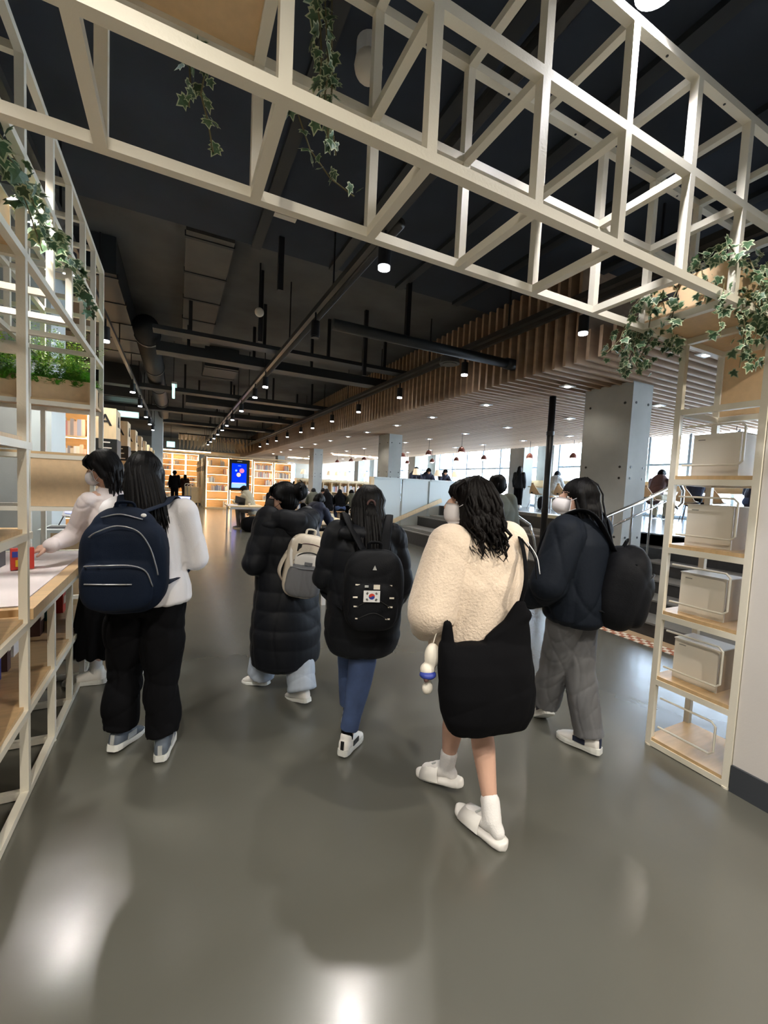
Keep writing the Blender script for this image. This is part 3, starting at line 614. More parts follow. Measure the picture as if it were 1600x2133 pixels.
# right row: front faces the camera
bookcase('bright bookcase left of the blue screen, with a letter A side','x' and 1.22,2.25,21.5,2.48,6,.36,1,single=True,p=.55,books_lab='book in the bookcase left of the blue screen')
bookcase('bright bookcase behind the blue screen',2.29,3.35,21.5,2.48,6,.36,1,single=False,p=.5)
bookcase('bright bookcase right of the blue screen',3.39,4.35,21.5,2.40,6,.36,1,single=True,p=.6,books_lab='book in the bookcase right of the blue screen')
bookcase('bright bookcase at the end of the row by the concrete column',4.39,5.3,21.5,2.40,6,.36,1,single=True,p=.6,books_lab='book in the bookcase at the end of the row')
tt=thing('wall_ledge','wooden ledge over the row of bright bookcases','ledge',(3.3,21.6,2.5)); MB().bb(1.15,5.4,21.45,21.95,2.49,2.56).build('board','pale_wood',tt)
for k in range(7):
    y=21.95+1.3*k
    t=thing('bookcase_end','bookcase end panel with letter A and dark band, %s of right row'%ordn[k],'bookcase',(1.4,y,0)); MB().bb(1.16,1.7,y,y+.5,0,2.48).build('end_panel','pale_wood',t)
    letter(t,(1.155,y+.25,2.3),(PI/2,0,-PI/2),.8); MB().bb(1.14,1.16,y-.03,y+.5,1.8,2.05).build('sign_block','black',t); MB().bb(1.7,5.2,y+.05,y+.4,0,2.45).build('cabinet','shelf_wood',t)
fb=bookcase('wide brightly lit bookcase wall at the far end of the aisle',-1.1,1.3,31,3.0,8,.35,3,single=False,p=.55,wmul=1.3)
MB().bb(-1.2,4.0,31.4,31.5,3.05,3.25).build('ledge','shelf_wood',fb)
t=thing('linear_light','bright strip light above the far bookcase wall','light',(.5,30.5,3.2)); MB().bb(-.9,2.0,30.45,30.6,3.12,3.17).build('diffuser','led_warm',t); MB().bb(.5,.52,30.5,30.52,3.17,4.35).build('rod','black_metal',t)
lb=bookcase('long low wooden bookcase behind the reading tables',5.2,9.2,20,1.55,3,.36,9,single=False,led=False,p=.85,wmul=1.2)
MB().bb(5.15,9.25,19.95,20.4,1.55,1.66).build('top','pale_wood',lb)
for k in range(3):
    x=.95-.14*k; y=24+.55*k
    t=thing('book_cart','wooden book cart with white tube handle near the bookcase ends, %s'%ordn[k],'cart',(x,y,0))
    MB().bb(x-.28,x+.18,y,y+.3,.12,.95).build('body','pale_wood',t); MB().tube([(x-.3,y+.15,.1),(x-.3,y+.15,1.0),(x-.26,y+.15,1.08),(x-.1,y+.15,1.1)],.018,6).build('handle','white',t)
    for dx in (-.24,.14): MB().cyl((x+dx,y+.02,.05),(x+dx,y+.06,.05),.05,12).build('wheel','trousers_grey',t); MB().cyl((x+dx,y+.24,.05),(x+dx,y+.28,.05),.05,12).build('wheel','trousers_grey',t)
# kiosk screen
k=thing('information_screen','tall black screen glowing blue with round icons on the bright bookcases','screen',(2.7,21.3,.95))
MB().bb(2.24,3.16,21.22,21.32,.93,2.42).build('housing','black',k); MB().bb(2.34,3.02,21.212,21.219,1.05,2.22).build('screen','screen_blue',k)
MB().cyl((2.80,21.21,1.88),(2.80,21.2,1.88),.11,20).build('icon','screen_pink',k); MB().cyl((2.66,21.209,1.68),(2.66,21.2,1.68),.10,20).build('icon','screen_peach',k); MB().cyl((2.54,21.21,1.88),(2.54,21.2,1.88),.05,16).build('icon','screen_light',k)
MB().bb(2.34,3.02,21.206,21.211,1.05,1.27).build('footer','screen_light',k); MB().bb(2.36,2.98,21.2,21.206,1.25,1.30).build('footer_line','screen_pale',k)
MB().bb(2.58,2.80,21.205,21.219,2.31,2.34).build('lettering_line','white',k); MB().bb(2.62,2.76,21.203,21.211,2.10,2.12).build('lettering_line','screen_light',k)
for j in range(5): MB().bb(2.42,2.95-.03*j,21.2,21.206,1.09+.03*j,1.10+.03*j).build('lettering_line','screen_pale',k)
MB().bb(2.6,2.8,21.3,21.5,1.2,2.0).build('mount','black',k)
# ============================================================ TABLES, CHAIRS, LAMPS
def table(lab,x0,x1,y0,y1,h=.73,z=0,leg=.045,cham=0):
    t=thing('reading_table',lab,'table',((x0+x1)/2,(y0+y1)/2,z)); MB().bb(x0,x1,y0,y1,z+h-.03,z+h).build('tabletop','pale_wood',t)
    for x in (x0+.06,x1-.06-leg):
        for y in (y0+.06,y1-.06-leg): MB().bb(x,x+leg,y,y+leg,z,z+h-.03).build('leg','white',t)
    MB().bb(x0+.1,x1-.1,y0+.07,y0+.09,z+h-.09,z+h-.03).build('apron','white',t); return t
table('wooden table with white legs before the blue screen, man with tablet at it',1.28,2.25,12.25,13.4)
table('wooden table with white legs beside the man in the navy jacket',2.35,3.2,7.3,9.6)
table('wooden table with white legs nearest the camera, mostly behind the black coats',1.55,2.3,4.75,6.3)
table('long reading table with students around it behind the concrete column',4.5,6.7,15.35,16.1)
table('table with laptop behind the seated man with tablet',3.1,4.2,16,17)
ct2=thing('window_counter','long wooden counter bar along the windows on the platform','counter',(11.5,6,.97)); MB().bb(11.25,11.85,-3,11.6,1.68,1.72).build('top','pale_wood',ct2); MB().bb(11.78,11.84,-3,11.6,1.72,1.95).build('back_rail','pale_wood',ct2)
MB().bb(11.25,11.85,12.5,20,1.68,1.72).build('top','pale_wood',ct2)
for y in np.arange(-2.5,11.6,1.8): MB().bb(11.6,11.8,y,y+.04,.97,1.68).build('bracket','white',ct2)
def make_chair(lab,grp):
    t=thing('shell_chair',lab,'chair',(0,0,0),group=grp)
    R=[]
    V=[];F=[];nu,nv=9,14   # curved shell: seat to back, local +x faces the counter
    for i in range(nv):
        s=i/(nv-1)
        if s<.5: q=s/.5; x=.20-.36*q; z=.45+.03*(1-q)**2+.02*q*q*2
        else: q=(s-.5)/.5; x=-.16-.07*math.sin(q*PI/2)-.04*q; z=.49+.36*q
        wd=.22*math.sin(PI*min(1,max(.12,(1-s)*1.6+.02)) *.5) if s>.5 else .22*(.8+.2*math.sin(PI*s))
        for j in range(nu):
            u=j/(nu-1)*2-1; V.append((x+.05*u*u*(1 if s>.5 else .2),u*wd,z+.03*u*u*(1 if s<.5 else .2)))
    for i in range(nv-1):
        for j in range(nu-1): F.append((i*nu+j,i*nu+j+1,(i+1)*nu+j+1,(i+1)*nu+j))
    V2=[(a-.012,b,c-.012) for a,b,c in V]; n0=len(V); F2=[tuple(i+n0 for i in f[::-1]) for f in F]
    edge=[j for j in range(nu)]+[i*nu+nu-1 for i in range(1,nv)]+[(nv-1)*nu+j for j in range(nu-2,-1,-1)]+[i*nu for i in range(nv-2,0,-1)]
    F3=[(edge[i],edge[(i+1)%len(edge)],edge[(i+1)%len(edge)]+n0,edge[i]+n0) for i in range(len(edge))]
    m=MB(); m.add(V+V2,F+F2+F3); m.build('shell','chair_wood',t,smooth=True)
    MB().bb(-.245,-.232,-.03,.03,.5,.55).build('grip','black',t)
    for a,b in ((.15,.16),(.15,-.16),(-.15,.16),(-.15,-.16)): MB().tube([(a*.5,b*.5,.44),(a*1.35,b*1.35,0)],.010,6).build('leg','steel',t)
    return t
ch=None
for i,(x,y,rz,lab) in enumerate([(10.7,10.15,0,'tan shell chair beside the seated woman in grey, left'),(10.7,9.15,0.15,'tan shell chair left of the vertical black pipe'),(10.7,6.45,0,'tan shell chair of the student in brown'),(10.7,5.6,.1,'tan shell chair seen behind the handrail ring'),(10.7,5.0,-.1,'tan shell chair behind the upper display box'),(10.7,4.0,.1,'tan shell chair seen through the right shelving, rightmost')]):
    if ch is None: ch=make_chair(lab,'tan shell chairs along the window counter'); c=ch
    else: c=copytree(ch); c['label']=lab
    c.location=(x,y,.97); c.rotation_euler=(0,0,rz)
def desk_lamp(x,y,z,lab):
    t=thing('table_lamp',lab,'lamp',(x,y,z),group='cream table lamps on the far reading desks'); MB().cyl((x,y,z),(x,y,z+.02),.07,14).build('base','black_metal',t); MB().cyl((x,y,z+.02),(x,y,z+.32),.01,8).build('pole','black_metal',t); MB().tube([(x,y,z+.22),(x,y,z+.44)],[.15,.10],16,cap=False).build('lamp_shade','shade_glow',t,smooth=True)
for x,y in ((7.72,13),(8.65,13),(9.5,13.1)): desk_lamp(x,y,1.72,'cream shaded table lamp above the white partition, '+{7.72:'left',8.65:'middle',9.5:'right'}[x])
table('desk of cream lamps on the platform behind the white partition',7.5,9.6,12.7,13.4,h=.75,z=.97)
MB().bb(7.3,8.6,12.2,14.5,0,.97).build('platform','platform',kind='structure')
for x in (5.55,6.9,7.3,7.8,8.9): desk_lamp(x,20.2,1.66,'cream table lamp on the long low bookcase, %s from left'%ORDN[[5.55,6.9,7.3,7.8,8.9].index(x)].replace('nearest','first'))
pf_=thing('floor_pouf','dark round pouf and bag under the table with tablet','pouf',(1.95,12.2,0)); MB().ell((1.98,12.4,.2),(.34,.3,.22),e=.7).build('cushion','cloth_black',pf_,smooth=True)
bs=thing('blue_bench','low grey-blue bench beside the table with the tablet','bench',(2.7,12.6,0)); MB().bb(2.35,3.3,12.2,13.6,0,.34).build('base','shoe_grey',bs); MB().bb(2.33,3.32,12.18,13.62,.34,.42).build('seat','grey_cloth',bs)
t=thing('tablet','black tablet on a stand on the far table','tablet',(1.62,12.7,.73)); MB().box((1.66,12.75,.86),(.3,.02,.24),R=np.array(Matrix.Rotation(math.radians(30),3,'X')@Matrix.Rotation(math.radians(-30),3,'Z'))).build('body','black',t); MB().bb(1.6,1.78,12.72,12.9,.73,.75).build('stand','black',t)
t=thing('open_book','open book lying flat beside the tablet','book',(1.45,12.75,.73)); MB().bb(1.32,1.58,12.6,12.8,.731,.742).build('pages','white',t); MB().bb(1.31,1.59,12.59,12.81,.7301,.731).build('cover','screen_pale',t)
t=thing('paper_cup','small cup standing near the edge of the far table','cup',(1.85,12.4,.73)); MB().cyl((1.86,12.4,.731),(1.86,12.4,.83),.03,14,.038).build('body','off_white',t); MB().cyl((1.86,12.4,.83),(1.86,12.4,.84),.04,14).build('lid','brown_cloth',t)
# ============================================================ PEOPLE
A=np.array
class Fig:
    """joints in a local frame (x right, y forward, z up, metres for a 1.62 m figure), mapped to the world"""
    def __init__(s,lab,x,y,z,heading,H=1.62,vox=.008):
        s.p=A([x,y,z],float); h=math.radians(heading); s.F=A([math.sin(h),math.cos(h),0]); s.R=A([math.cos(h),-math.sin(h),0]); s.k=H/1.62; s.vox=vox
        s.U=A([0,0,1.]); s.t=thing('person',lab,'person',(x,y,z))
        s.J=dict(hd=(0,.02,1.50),nk=(0,-.005,1.375),ch=(0,0,1.22),wa=(0,0,1.02),pe=(0,0,.86),shL=(-.165,0,1.32),shR=(.165,0,1.32),elL=(-.21,-.02,1.04),elR=(.21,-.02,1.04),wrL=(-.21,.06,.81),wrR=(.21,.06,.81),
            hpL=(-.085,0,.84),hpR=(.085,0,.84),knL=(-.09,.01,.46),knR=(.09,.01,.46),anL=(-.09,-.02,.075),anR=(.09,-.02,.075))
        s.hh=heading; s.pitch=0; s.roll=0; s.foot={'L':(heading-8,0),'R':(heading+8,0)}
    def W(s,v): v=A(v,float); return s.p+s.k*(s.R*v[0]+s.F*v[1]+s.U*v[2])
    def j(s,n): return s.W(s.J[n])
    def headframe(s):
        h=math.radians(s.hh); f=A([math.sin(h),math.cos(h),0]); r=A([math.cos(h),-math.sin(h),0]); u=s.U
        p=math.radians(s.pitch); f2=f*math.cos(p)+u*math.sin(p); u2=u*math.cos(p)-f*math.sin(p)
        q=math.radians(s.roll); r2=r*math.cos(q)+u2*math.sin(q); u3=u2*math.cos(q)-r*math.sin(q)
        return r2,f2,u3
    def HP(s,x,y,z): r,f,u=s.headframe(); return s.j('hd')+s.k*(r*x+f*y+u*z)
    def ring(s,c,rx,ry,p=1.0,tw=0):
        a=math.radians(tw); R=s.R*math.cos(a)+s.F*math.sin(a); F=s.F*math.cos(a)-s.R*math.sin(a)
        return (s.W(c),R,F,rx*s.k,ry*s.k,p)
    def body(s,fingers=('L','R'),arms=True,mt='skin',handdir=None,detail=True):
        k=s.k; m=MB(); r,f,u=s.headframe(); Rm=np.stack([r,f,u],1); hd=s.j('hd')
        m.ell(s.HP(0,-.012,.02),A([.074,.092,.095])*k,Rm); m.ell(s.HP(0,.02,-.035),A([.060,.068,.080])*k,Rm)     # skull, face
        m.ell(s.HP(0,.045,-.085),A([.036,.036,.030])*k,Rm)                                                        # chin
        if detail:
            m.cap(s.HP(0,.088,.012),s.HP(0,.104,-.022),.009*k,.014*k); m.ell(s.HP(0,.088,-.058),A([.024,.013,.010])*k,Rm)  # nose, lips
            m.ell(s.HP(0,.064,.030),A([.048,.013,.012])*k,Rm)
            for sx in (-1,1): m.ell(s.HP(sx*.076,-.004,-.012),A([.010,.019,.032])*k,Rm)                           # ears
        m.cap(s.j('nk')-s.U*.03*k,s.HP(0,-.012,-.05),.052*k,.047*k)
        R=s.ring; J=s.J
        m.loft([R(A(J['pe'])-[0,0,.06],.12,.085),R(A(J['pe'])+[0,0,.04],.155,.10),R(J['wa'],.125,.085),R(J['ch'],.145,.095),R(A(J['nk'])-[0,0,.065],.15,.075),R(A(J['nk'])-[0,0,.01],.07,.055)],n=20)
        for q in 'LR':
            m.cap(s.W(A(J['nk'])-[0,0,.05]),s.j('sh'+q),.05*k,.05*k); m.cap(s.j('sh'+q),s.j('el'+q),.046*k,.036*k); m.cap(s.j('el'+q),s.j('wr'+q),.037*k,.025*k)
            m.cap(s.j('hp'+q),s.j('kn'+q),.082*k,.052*k); kn,an=s.j('kn'+q),s.j('an'+q); m.cap(kn,kn*.68+an*.32,.052*k,.055*k); m.cap(kn*.68+an*.32,kn*.2+an*.8,.055*k,.034*k); m.cap(kn*.2+an*.8,an,.034*k,.032*k)
            s.handgeo(m,q,detail and q in fingers)
        hh,pt=s.foot['L']
        for q in 'LR':
            hh,pt=s.foot[q]; h=math.radians(hh); fd=A([math.sin(h),math.cos(h),0]); p=math.radians(pt); fd=fd*math.cos(p)-s.U*math.sin(p)
            m.cap(s.j('an'+q)-s.U*.02*k,s.j('an'+q)+fd*.12*k-s.U*.035*k,.032*k,.022*k)
        o=blob(m,'body',mt,s.t,s.vox*.85,3)
        if detail:
            for sx in (-1,1):
                MB().ell(s.HP(sx*.030,.0595,.004),A([.013,.010,.008])*k,Rm,nu=12,nv=8).build('eye','white',s.t,smooth=True)
                MB().ell(s.HP(sx*.030,.0672,.004),A([.0055,.004,.006])*k,Rm,nu=10,nv=6).build('iris','black',s.t,smooth=True)
                MB().tube([s.HP(sx*.046,.066,.026),s.HP(sx*.032,.074,.030),s.HP(sx*.016,.077,.027)],.003*k,6).build('eyebrow','hair',s.t)
        return o
    def handgeo(s,m,q,fing):
        k=s.k; w=s.j('wr'+q); d=w-s.j('el'+q); d/=np.linalg.norm(d)
        hd=s.hdir[q] if hasattr(s,'hdir') and q in s.hdir else None
        if hd is not None: d=A(hd[0],float); d/=np.linalg.norm(d); nrm=A(hd[1],float)
        else: nrm=s.R*(1 if q=='L' else -1)      # palm faces body
        nrm=nrm-d*(nrm@d); nrm/=np.linalg.norm(nrm); side=np.cross(d,nrm)   # across the palm
        if hd is None:  # thumb forward
            if side@s.F<0: side=-side
        elif len(hd)>2 and hd[2]<0: side=-side
        m.cap(w,w+d*.045*k,.024*k,.030*k,flat=.6,up=tuple(side))
        for i in (-1.2,-.4,.4,1.2): m.cap(w+d*.02*k+side*i*.010*k,w+d*.075*k+side*i*.016*k,.012*k,.0105*k)
        if not fing: 
            m.cap(w+d*.07*k,w+d*.12*k+nrm*.015*k,.028*k,.018*k,flat=.5,up=tuple(side)); return
        for i,L in ((1.2,.068),(.4,.078),(-.4,.072),(-1.2,.056)):
            b=w+d*.078*k+side*i*.017*k; L*=k; c=hd[3] if hd is not None and len(hd)>3 else .5
            d1=d*math.cos(c*.6)+nrm*math.sin(c*.6); d2=d*math.cos(c*1.6)+nrm*math.sin(c*1.6); d3=d*math.cos(c*2.4)+nrm*math.sin(c*2.4)
            p1=b+d1*L*.42; p2=p1+d2*L*.33; p3=p2+d3*L*.25
            m.cap(b,p1,.0092*k,.0085*k,n=8); m.cap(p1,p2,.0085*k,.0078*k,n=8); m.cap(p2,p3,.0078*k,.0068*k,n=8)
        t0=w+d*.03*k+side*.022*k; t1=t0+(side*.75+d*.5+nrm*.3)*.034*k; t2=t1+(d*.85+side*.25+nrm*.35)*.03*k
        m.cap(t0,t1,.0125*k,.0105*k,n=8); m.cap(t1,t2,.0105*k,.0085*k,n=8)
    def sleeves(s,m,rs=.07,re=.06,rw=.045,end=.96,qs='LR'):
        k=s.k
        for q in qs:
            a,b,c=s.j('sh'+q),s.j('el'+q),s.j('wr'+q); c=b+(c-b)*end
            m.cap(a,b,rs*k,re*k); m.cap(b,c,re*k,rw*k)
    def trousers(s,mt,rh=.10,rk=.075,ra=.07,low=.06,seed=3,top=.98,name='trousers',amp=.006):
        k=s.k; m=MB(); R=s.ring; J=s.J
        m.loft([R((J['pe'][0],J['pe'][1],J['pe'][2]-.10),.14,.10),R((J['pe'][0],J['pe'][1],J['pe'][2]),.168,.118),R((J['wa'][0],J['wa'][1],J['wa'][2]-.02),.14,.10)],n=24)
        for q in 'LR':
            kn,an=s.j('kn'+q),s.j('an'+q); an=an+(kn-an)*low
            m.cap(s.j('hp'+q),kn,rh*k,rk*k); m.cap(kn,(kn+an)/2,rk*k,(rk+ra)/2*k)
            d=(an-kn)/np.linalg.norm(an-kn); x,y,_=frame_from(d)
            c0=(kn+an)/2; m.loft([(c0-d*.05,x,y,(rk+ra)/2*k,(rk+ra)/2*k,1),(an,x,y,ra*k,ra*1.05*k,1)],n=20)
        return blob(m,name,mt,s.t,s.vox,3,wrinkle(amp,16,seed))
    def shoes(s,mt='shoe_white',sole='sole_white',L=.25,qs='LR',lift={},collar=True,chunk=1.0,swoosh=None):
        for q in qs:
            hh,pt=s.foot[q]; h=math.radians(hh); f=A([math.sin(h),math.cos(h),0]); r=A([math.cos(h),-math.sin(h),0]); p=math.radians(pt); k=s.k
            f2=f*math.cos(p)-s.U*math.sin(p); u2=s.U*math.cos(p)+f*math.sin(p); an=s.j('an'+q); b=an-u2*.072*k-f2*.055*k      # heel bottom
            P=lambda x,y,z: b+k*(r*x+f2*y+u2*z)
            def ring_(y,w,z0,z1): return (P(0,y,(z0+z1)/2),r,u2,w*k,(z1-z0)/2*k,.8)
            m=MB(); m.loft([ring_(-.005,.022,.02,.075),ring_(.01,.034,.015,.095),ring_(.06,.038,.014,.10),ring_(.10,.040,.014,.088),ring_(.15,.044,.014,.068),ring_(.19,.043,.014,.055),ring_(.225,.034,.014,.042),ring_(.243,.016,.016,.032)],n=18)
            if collar: m.cap(P(0,.045,.07),P(0,.04,.095),.037*k,.036*k)
            o=blob(m,'shoe',mt,s.t,.006,3)
            z1=.022*chunk; rr=[]
            pts=[(-.012,.020),(0,.032),(.03,.038),(.08,.037),(.13,.043),(.18,.047),(.215,.041),(.24,.028),(.252,.012)]
            m=MB(); left=[(-w,y) for y,w in pts]; rightp=[(w,y) for y,w in pts[::-1]]; ol=left+rightp; n=len(ol)
            V=[P(x,y,0) for x,y in ol]+[P(x*1.02,y,z1*.6) for x,y in ol]+[P(x*.96,y*.99,z1+ (.006 if y<.06 else 0)) for x,y in ol]
            F=[tuple(range(n))[::-1],tuple(range(2*n,3*n))]+[(a*n+i,a*n+(i+1)%n,(a+1)*n+(i+1)%n,(a+1)*n+i) for a in (0,1) for i in range(n)]
            m.add(V,F); m.build('sole',sole,o,smooth=False)
            if swoosh:
                for sx in (-1,1): MB().box(P(sx*.0415,.10,.05),(.004*k,.07*k,.03*k),R=np.stack([r,f2,u2],1)).build('side_patch',swoosh,o)
                MB().box(P(0,-.007,.06),(.02*k,.006*k,.05*k),R=np.stack([r,f2,u2],1)).build('heel_tab',swoosh,o)
    def mask(s,mt='mask_white',bulge=1.0,loop=True):
        k=s.k; m=MB(); n1,n2=13,9; V=[];F=[]
        for i in range(n2):
            v=i/(n2-1)*2-1
            for j in range(n1):
                u=j/(n1-1)*2-1
                x=.062*u*(1-.18*v*v); z=-.048+.050*v*(-1)*(1-.12*u*u)
                y=.020+.094*math.sqrt(max(.03,1-(abs(u)*.93)**2))*(1-.10*v*v)+ (.014*bulge)*(1-u*u)*(1-v*v)
                if v>.6: y-=.012*(v-.6)/.4
                V.append(s.HP(x,y,z))
        F=[(i*n1+j,i*n1+j+1,(i+1)*n1+j+1,(i+1)*n1+j) for i in range(n2-1) for j in range(n1-1)]
        r,f,u=s.headframe(); V2=[A(v)-f*.004 for v in V]; n0=len(V)
        E=[j for j in range(n1)]+[i*n1+n1-1 for i in range(1,n2)]+[(n2-1)*n1+j for j in range(n1-2,-1,-1)]+[i*n1 for i in range(n2-2,0,-1)]
        m.add(V+V2,F+[tuple(i+n0 for i in f_[::-1]) for f_ in F]+[(E[i],E[(i+1)%len(E)],E[(i+1)%len(E)]+n0,E[i]+n0) for i in range(len(E))])
        o=m.build('mask',mt,s.t,smooth=True)
        if loop:
            for sx in (-1,1): MB().tube([s.HP(sx*.060,.055,-.015),s.HP(sx*.074,.03,.002),s.HP(sx*.083,-.012,.008),s.HP(sx*.082,-.022,-.02),s.HP(sx*.075,.02,-.055),s.HP(sx*.058,.058,-.075)],.0018*k,5).build('ear_loop',mt,o)
        return o
    def hair(s,length=.32,width=.11,mt='hair',curly=0,back=(0,-.10),bob=False,fringe=True,locks=46,seed=2,extra=None,spread=1.0,front=True,side=0,deep=.062,fwd=0):
        k=s.k; r,f,u=s.headframe(); Rm=np.stack([r,f,u],1); m=MB(); g=np.random.default_rng(seed)
        m.ell(s.HP(0,-.022,.035),A([.090,.100,.092])*k,Rm,nu=24,nv=16); m.ell(s.HP(0,-.045,-.01),A([.088,.082,.10])*k,Rm)
        if fringe: m.ell(s.HP(0,.036,.070),A([.064,.044,.034])*k,Rm)
        for sx in (-1,1): m.cap(s.HP(sx*.072,.012,.03),s.HP(sx*.078,-.012,-.06 if bob or length>.1 else -.0),.024*k,.026*k)
        base=s.HP(0,-.055,-.03); dn=-s.U
        if length>.02:
            n=6; rings=[]
            bk=-f*(1)  # away from face
            for i in range(n):
                t=i/(n-1); c=s.HP(side*t,-.05+fwd,-.01)+dn*length*t*k*1.0+(s.R*back[0]+s.F*back[1])*k*math.sin(t*PI/2)*.6
                w=width*(.80+.28*math.sin(min(1,t*1.3)*PI*.8))*(1-.30*t*t)*spread; rings.append((c,r,f,w*k,(deep-.025*t)*k,.9))
            m.loft(rings,n=24)
        st=MB()
        end=(s.R*back[0]+s.F*back[1])*k*.6
        if length>.02:
            for i in range(locks):
                a=g.uniform(-1,1); x=a*width*.95*spread; y=-.05-.055*math.sqrt(max(0,1-a*a))+g.uniform(-.01,.012); L=length*g.uniform(.85,1.22); pts=[]
                if deep>.07 and i%2: x=math.copysign(width*.92,a); y=g.uniform(-.12,.035)
                ph=g.uniform(0,6.28); n=9
                pts+=[s.HP(x*.30,-.035,.128),s.HP(x*.62,y*.72,.095),s.HP(x*.85,y*.95,.04)]
                for j in range(n):
                    t=j/(n-1); sw=(.018+.03*t)*curly
                    pts.append(s.HP(x*(.75+.35*t)+side*t+sw*math.sin(ph+t*9*(1 if curly else 0)),y-.004,-.0)+dn*L*t*k*1.02+end*math.sin(t*PI/2)+ (r*math.cos(ph)+f*math.sin(ph))*sw*math.cos(t*8)*k*.6)
                rad=A([.006,.011,.013,.013,.015,.015,.014,.013,.011,.009,.006,.002])*k*g.uniform(.35,.85); st.tube(pts,rad,6)
        else:
            for i in range(20): 
                a=g.uniform(-1,1); st.tube([s.HP(a*.06,-.1,.02),s.HP(a*.065,-.1,-.03),s.HP(a*.06,-.085,-.075)],A([.012,.012,.004])*k,5)
        if fringe and front:
            for i in range(9):
                a=-1+2*i/8; st.tube([s.HP(a*.045,.030,.105),s.HP(a*.054,.070,.075),s.HP(a*.058,.078,.05),s.HP(a*.062,.076-.014*abs(a),.026-.014*abs(a))],A([.010,.010,.008,.003])*k,5)
        if extra: extra(m,st)
        def post(co,no):
            d=co-s.j('hd'); ang=np.arctan2(d@r,d@f); return co+no*(.0010*np.sin(ang*34+ (d@s.U)*12)+.0008*np.sin(ang*71))[:,None]
        return blob(m,'hair',mt,s.t,s.vox*.8,4,post,extra=st if st.n else None)
def strap(name,pts,w,th,m,parent,n=None,lab=None):
    P=A(pts,float)
    if n is None: n=24
    # smooth by Catmull-Rom
    Q=[]; k=len(P); PP=np.vstack([2*P[0]-P[1],P,2*P[-1]-P[-2]])
    for i in range(k-1):
        for t in np.linspace(0,1,6,endpoint=(i==k-2)):
            a,b,c,d=PP[i:i+4]; Q.append(.5*((2*b)+(c-a)*t+(2*a-5*b+4*c-d)*t*t+(3*b-a-3*c+d)*t**3))
    return MB().tube(Q,w/2,10,flat=th/w).build(name,m,parent,smooth=True,label=lab)
def pack_frame(c,heading,lean=0):
    h=math.radians(heading); out=A([-math.sin(h),-math.cos(h),0]); r=A([math.cos(h),-math.sin(h),0]); l=math.radians(lean); u=A([0,0,1.])*math.cos(l)+out*math.sin(l); out=out*math.cos(l)-A([0,0,1.])*math.sin(l)
    return A(c,float),r,out,u

# ---------- person 1: white sweater, navy backpack
p=Fig('woman in white sweater and black trousers wearing a navy backpack, holding a phone',-.13,2.56,0,14,1.61)
p.J.update(hd=(-.04,.05,1.50),shL=(-.165,0,1.30),shR=(.165,0,1.30),elR=(.225,.03,1.05),wrR=(.12,.20,1.20),elL=(-.20,.05,1.04),wrL=(-.10,.22,1.12),
    hpL=(-.09,0,.84),knL=(-.12,.02,.46),anL=(-.13,-.01,.085),knR=(.085,-.05,.46),anR=(.115,-.125,.085)); p.foot={'L':(30,8),'R':(10,0)}
p.hdir={'R':((-.15,.35,.9),(-.9,.2,.0),1,.9)}
p.pitch=-12; p.hh=10; p.body()
m=MB(); R=p.ring
m.loft([R((0,0,.815),.205,.150),R((0,0,.835),.22,.165),R((0,0,.90),.215,.160),R((0,0,1.0),.185,.14),R((0,-.005,1.18),.19,.135),R((0,-.01,1.30),.175,.11),R((0,0,1.365),.10,.08),R((0,.01,1.40),.07,.065)]); p.sleeves(m,.078,.068,.045,.92)
o=blob(m,'sweater','sweater_white',p.t,.008,5,wrinkle(.009,13,5))
p.trousers('cloth_black',.115,.092,.080,low=.10,seed=4,amp=.011)
p.shoes('shoe_grey','sole_white',chunk=1.25,swoosh='grey_cloth')
p.hair(.285,.100,fringe=False,back=(.06,-.13),locks=150,seed=3,side=.025,spread=1.0)
ph=thing('phone','lit smartphone held up in the right hand of the woman in white','phone',(.05,2.82,1.29)); c=p.j('wrR')+A([.0,.03,.12]); MB().box(c,(.075,.009,.15),R=np.array(Matrix.Rotation(math.radians(-18),3,'Z')@Matrix.Rotation(math.radians(-25),3,'X'))).build('body','black',ph); MB().box(c+A([-.002,-.006,.002]),(.066,.004,.135),R=np.array(Matrix.Rotation(math.radians(-18),3,'Z')@Matrix.Rotation(math.radians(-25),3,'X'))).build('screen','screen_pale',ph)
# navy backpack
bp=thing('backpack','large navy backpack with grey zips on the woman in white','backpack',(-.22,2.33,.85))
c,r,o_,u=pack_frame((-.215,2.335,1.085),10,6)
def PK(x,y,z): return c+r*x+o_*y+u*z
Rm=np.stack([r,o_,u],1)
m=MB(); m.ell(PK(0,0,-.03),(.185,.10,.235),Rm,nu=28,nv=18,e=.62); m.ell(PK(0,0,.09),(.15,.085,.165),Rm,nu=24,nv=14,e=.8); m.ell(PK(-.01,.075,-.10),(.155,.065,.125),Rm,nu=24,nv=14,e=.62); m.ell(PK(-.005,.045,.05),(.145,.065,.15),Rm,e=.75)
blob(m,'bag','bag_navy',bp,.008,4,wrinkle(.005,12,8))
def zipc(pts,nm='zip',rr=.004): 
    strap(nm,[PK(*q) for q in pts],rr*2.2,rr*1.6,'zip',bp)
zipc([(-.135,.10,-.01),(-.12,.135,.008),(-.03,.150,.015),(.06,.145,.012),(.115,.13,-.02),(.14,.115,-.10)])
zipc([(-.12,.09,.13),(-.08,.12,.16),(0,.118,.19),(.08,.11,.165),(.125,.10,.09),(.15,.098,.0),(.158,.095,-.05)])
zipc([(-.13,.137,-.075),(-.04,.147,-.075),(.06,.142,-.078)])
zipc([(-.08,.06,.215),(0,.07,.235),(.09,.06,.21)])
strap('handle',[PK(-.04,-.02,.24),PK(-.03,-.01,.275),PK(.03,-.01,.275),PK(.04,-.02,.24)],.02,.01,'bag_navy',bp)
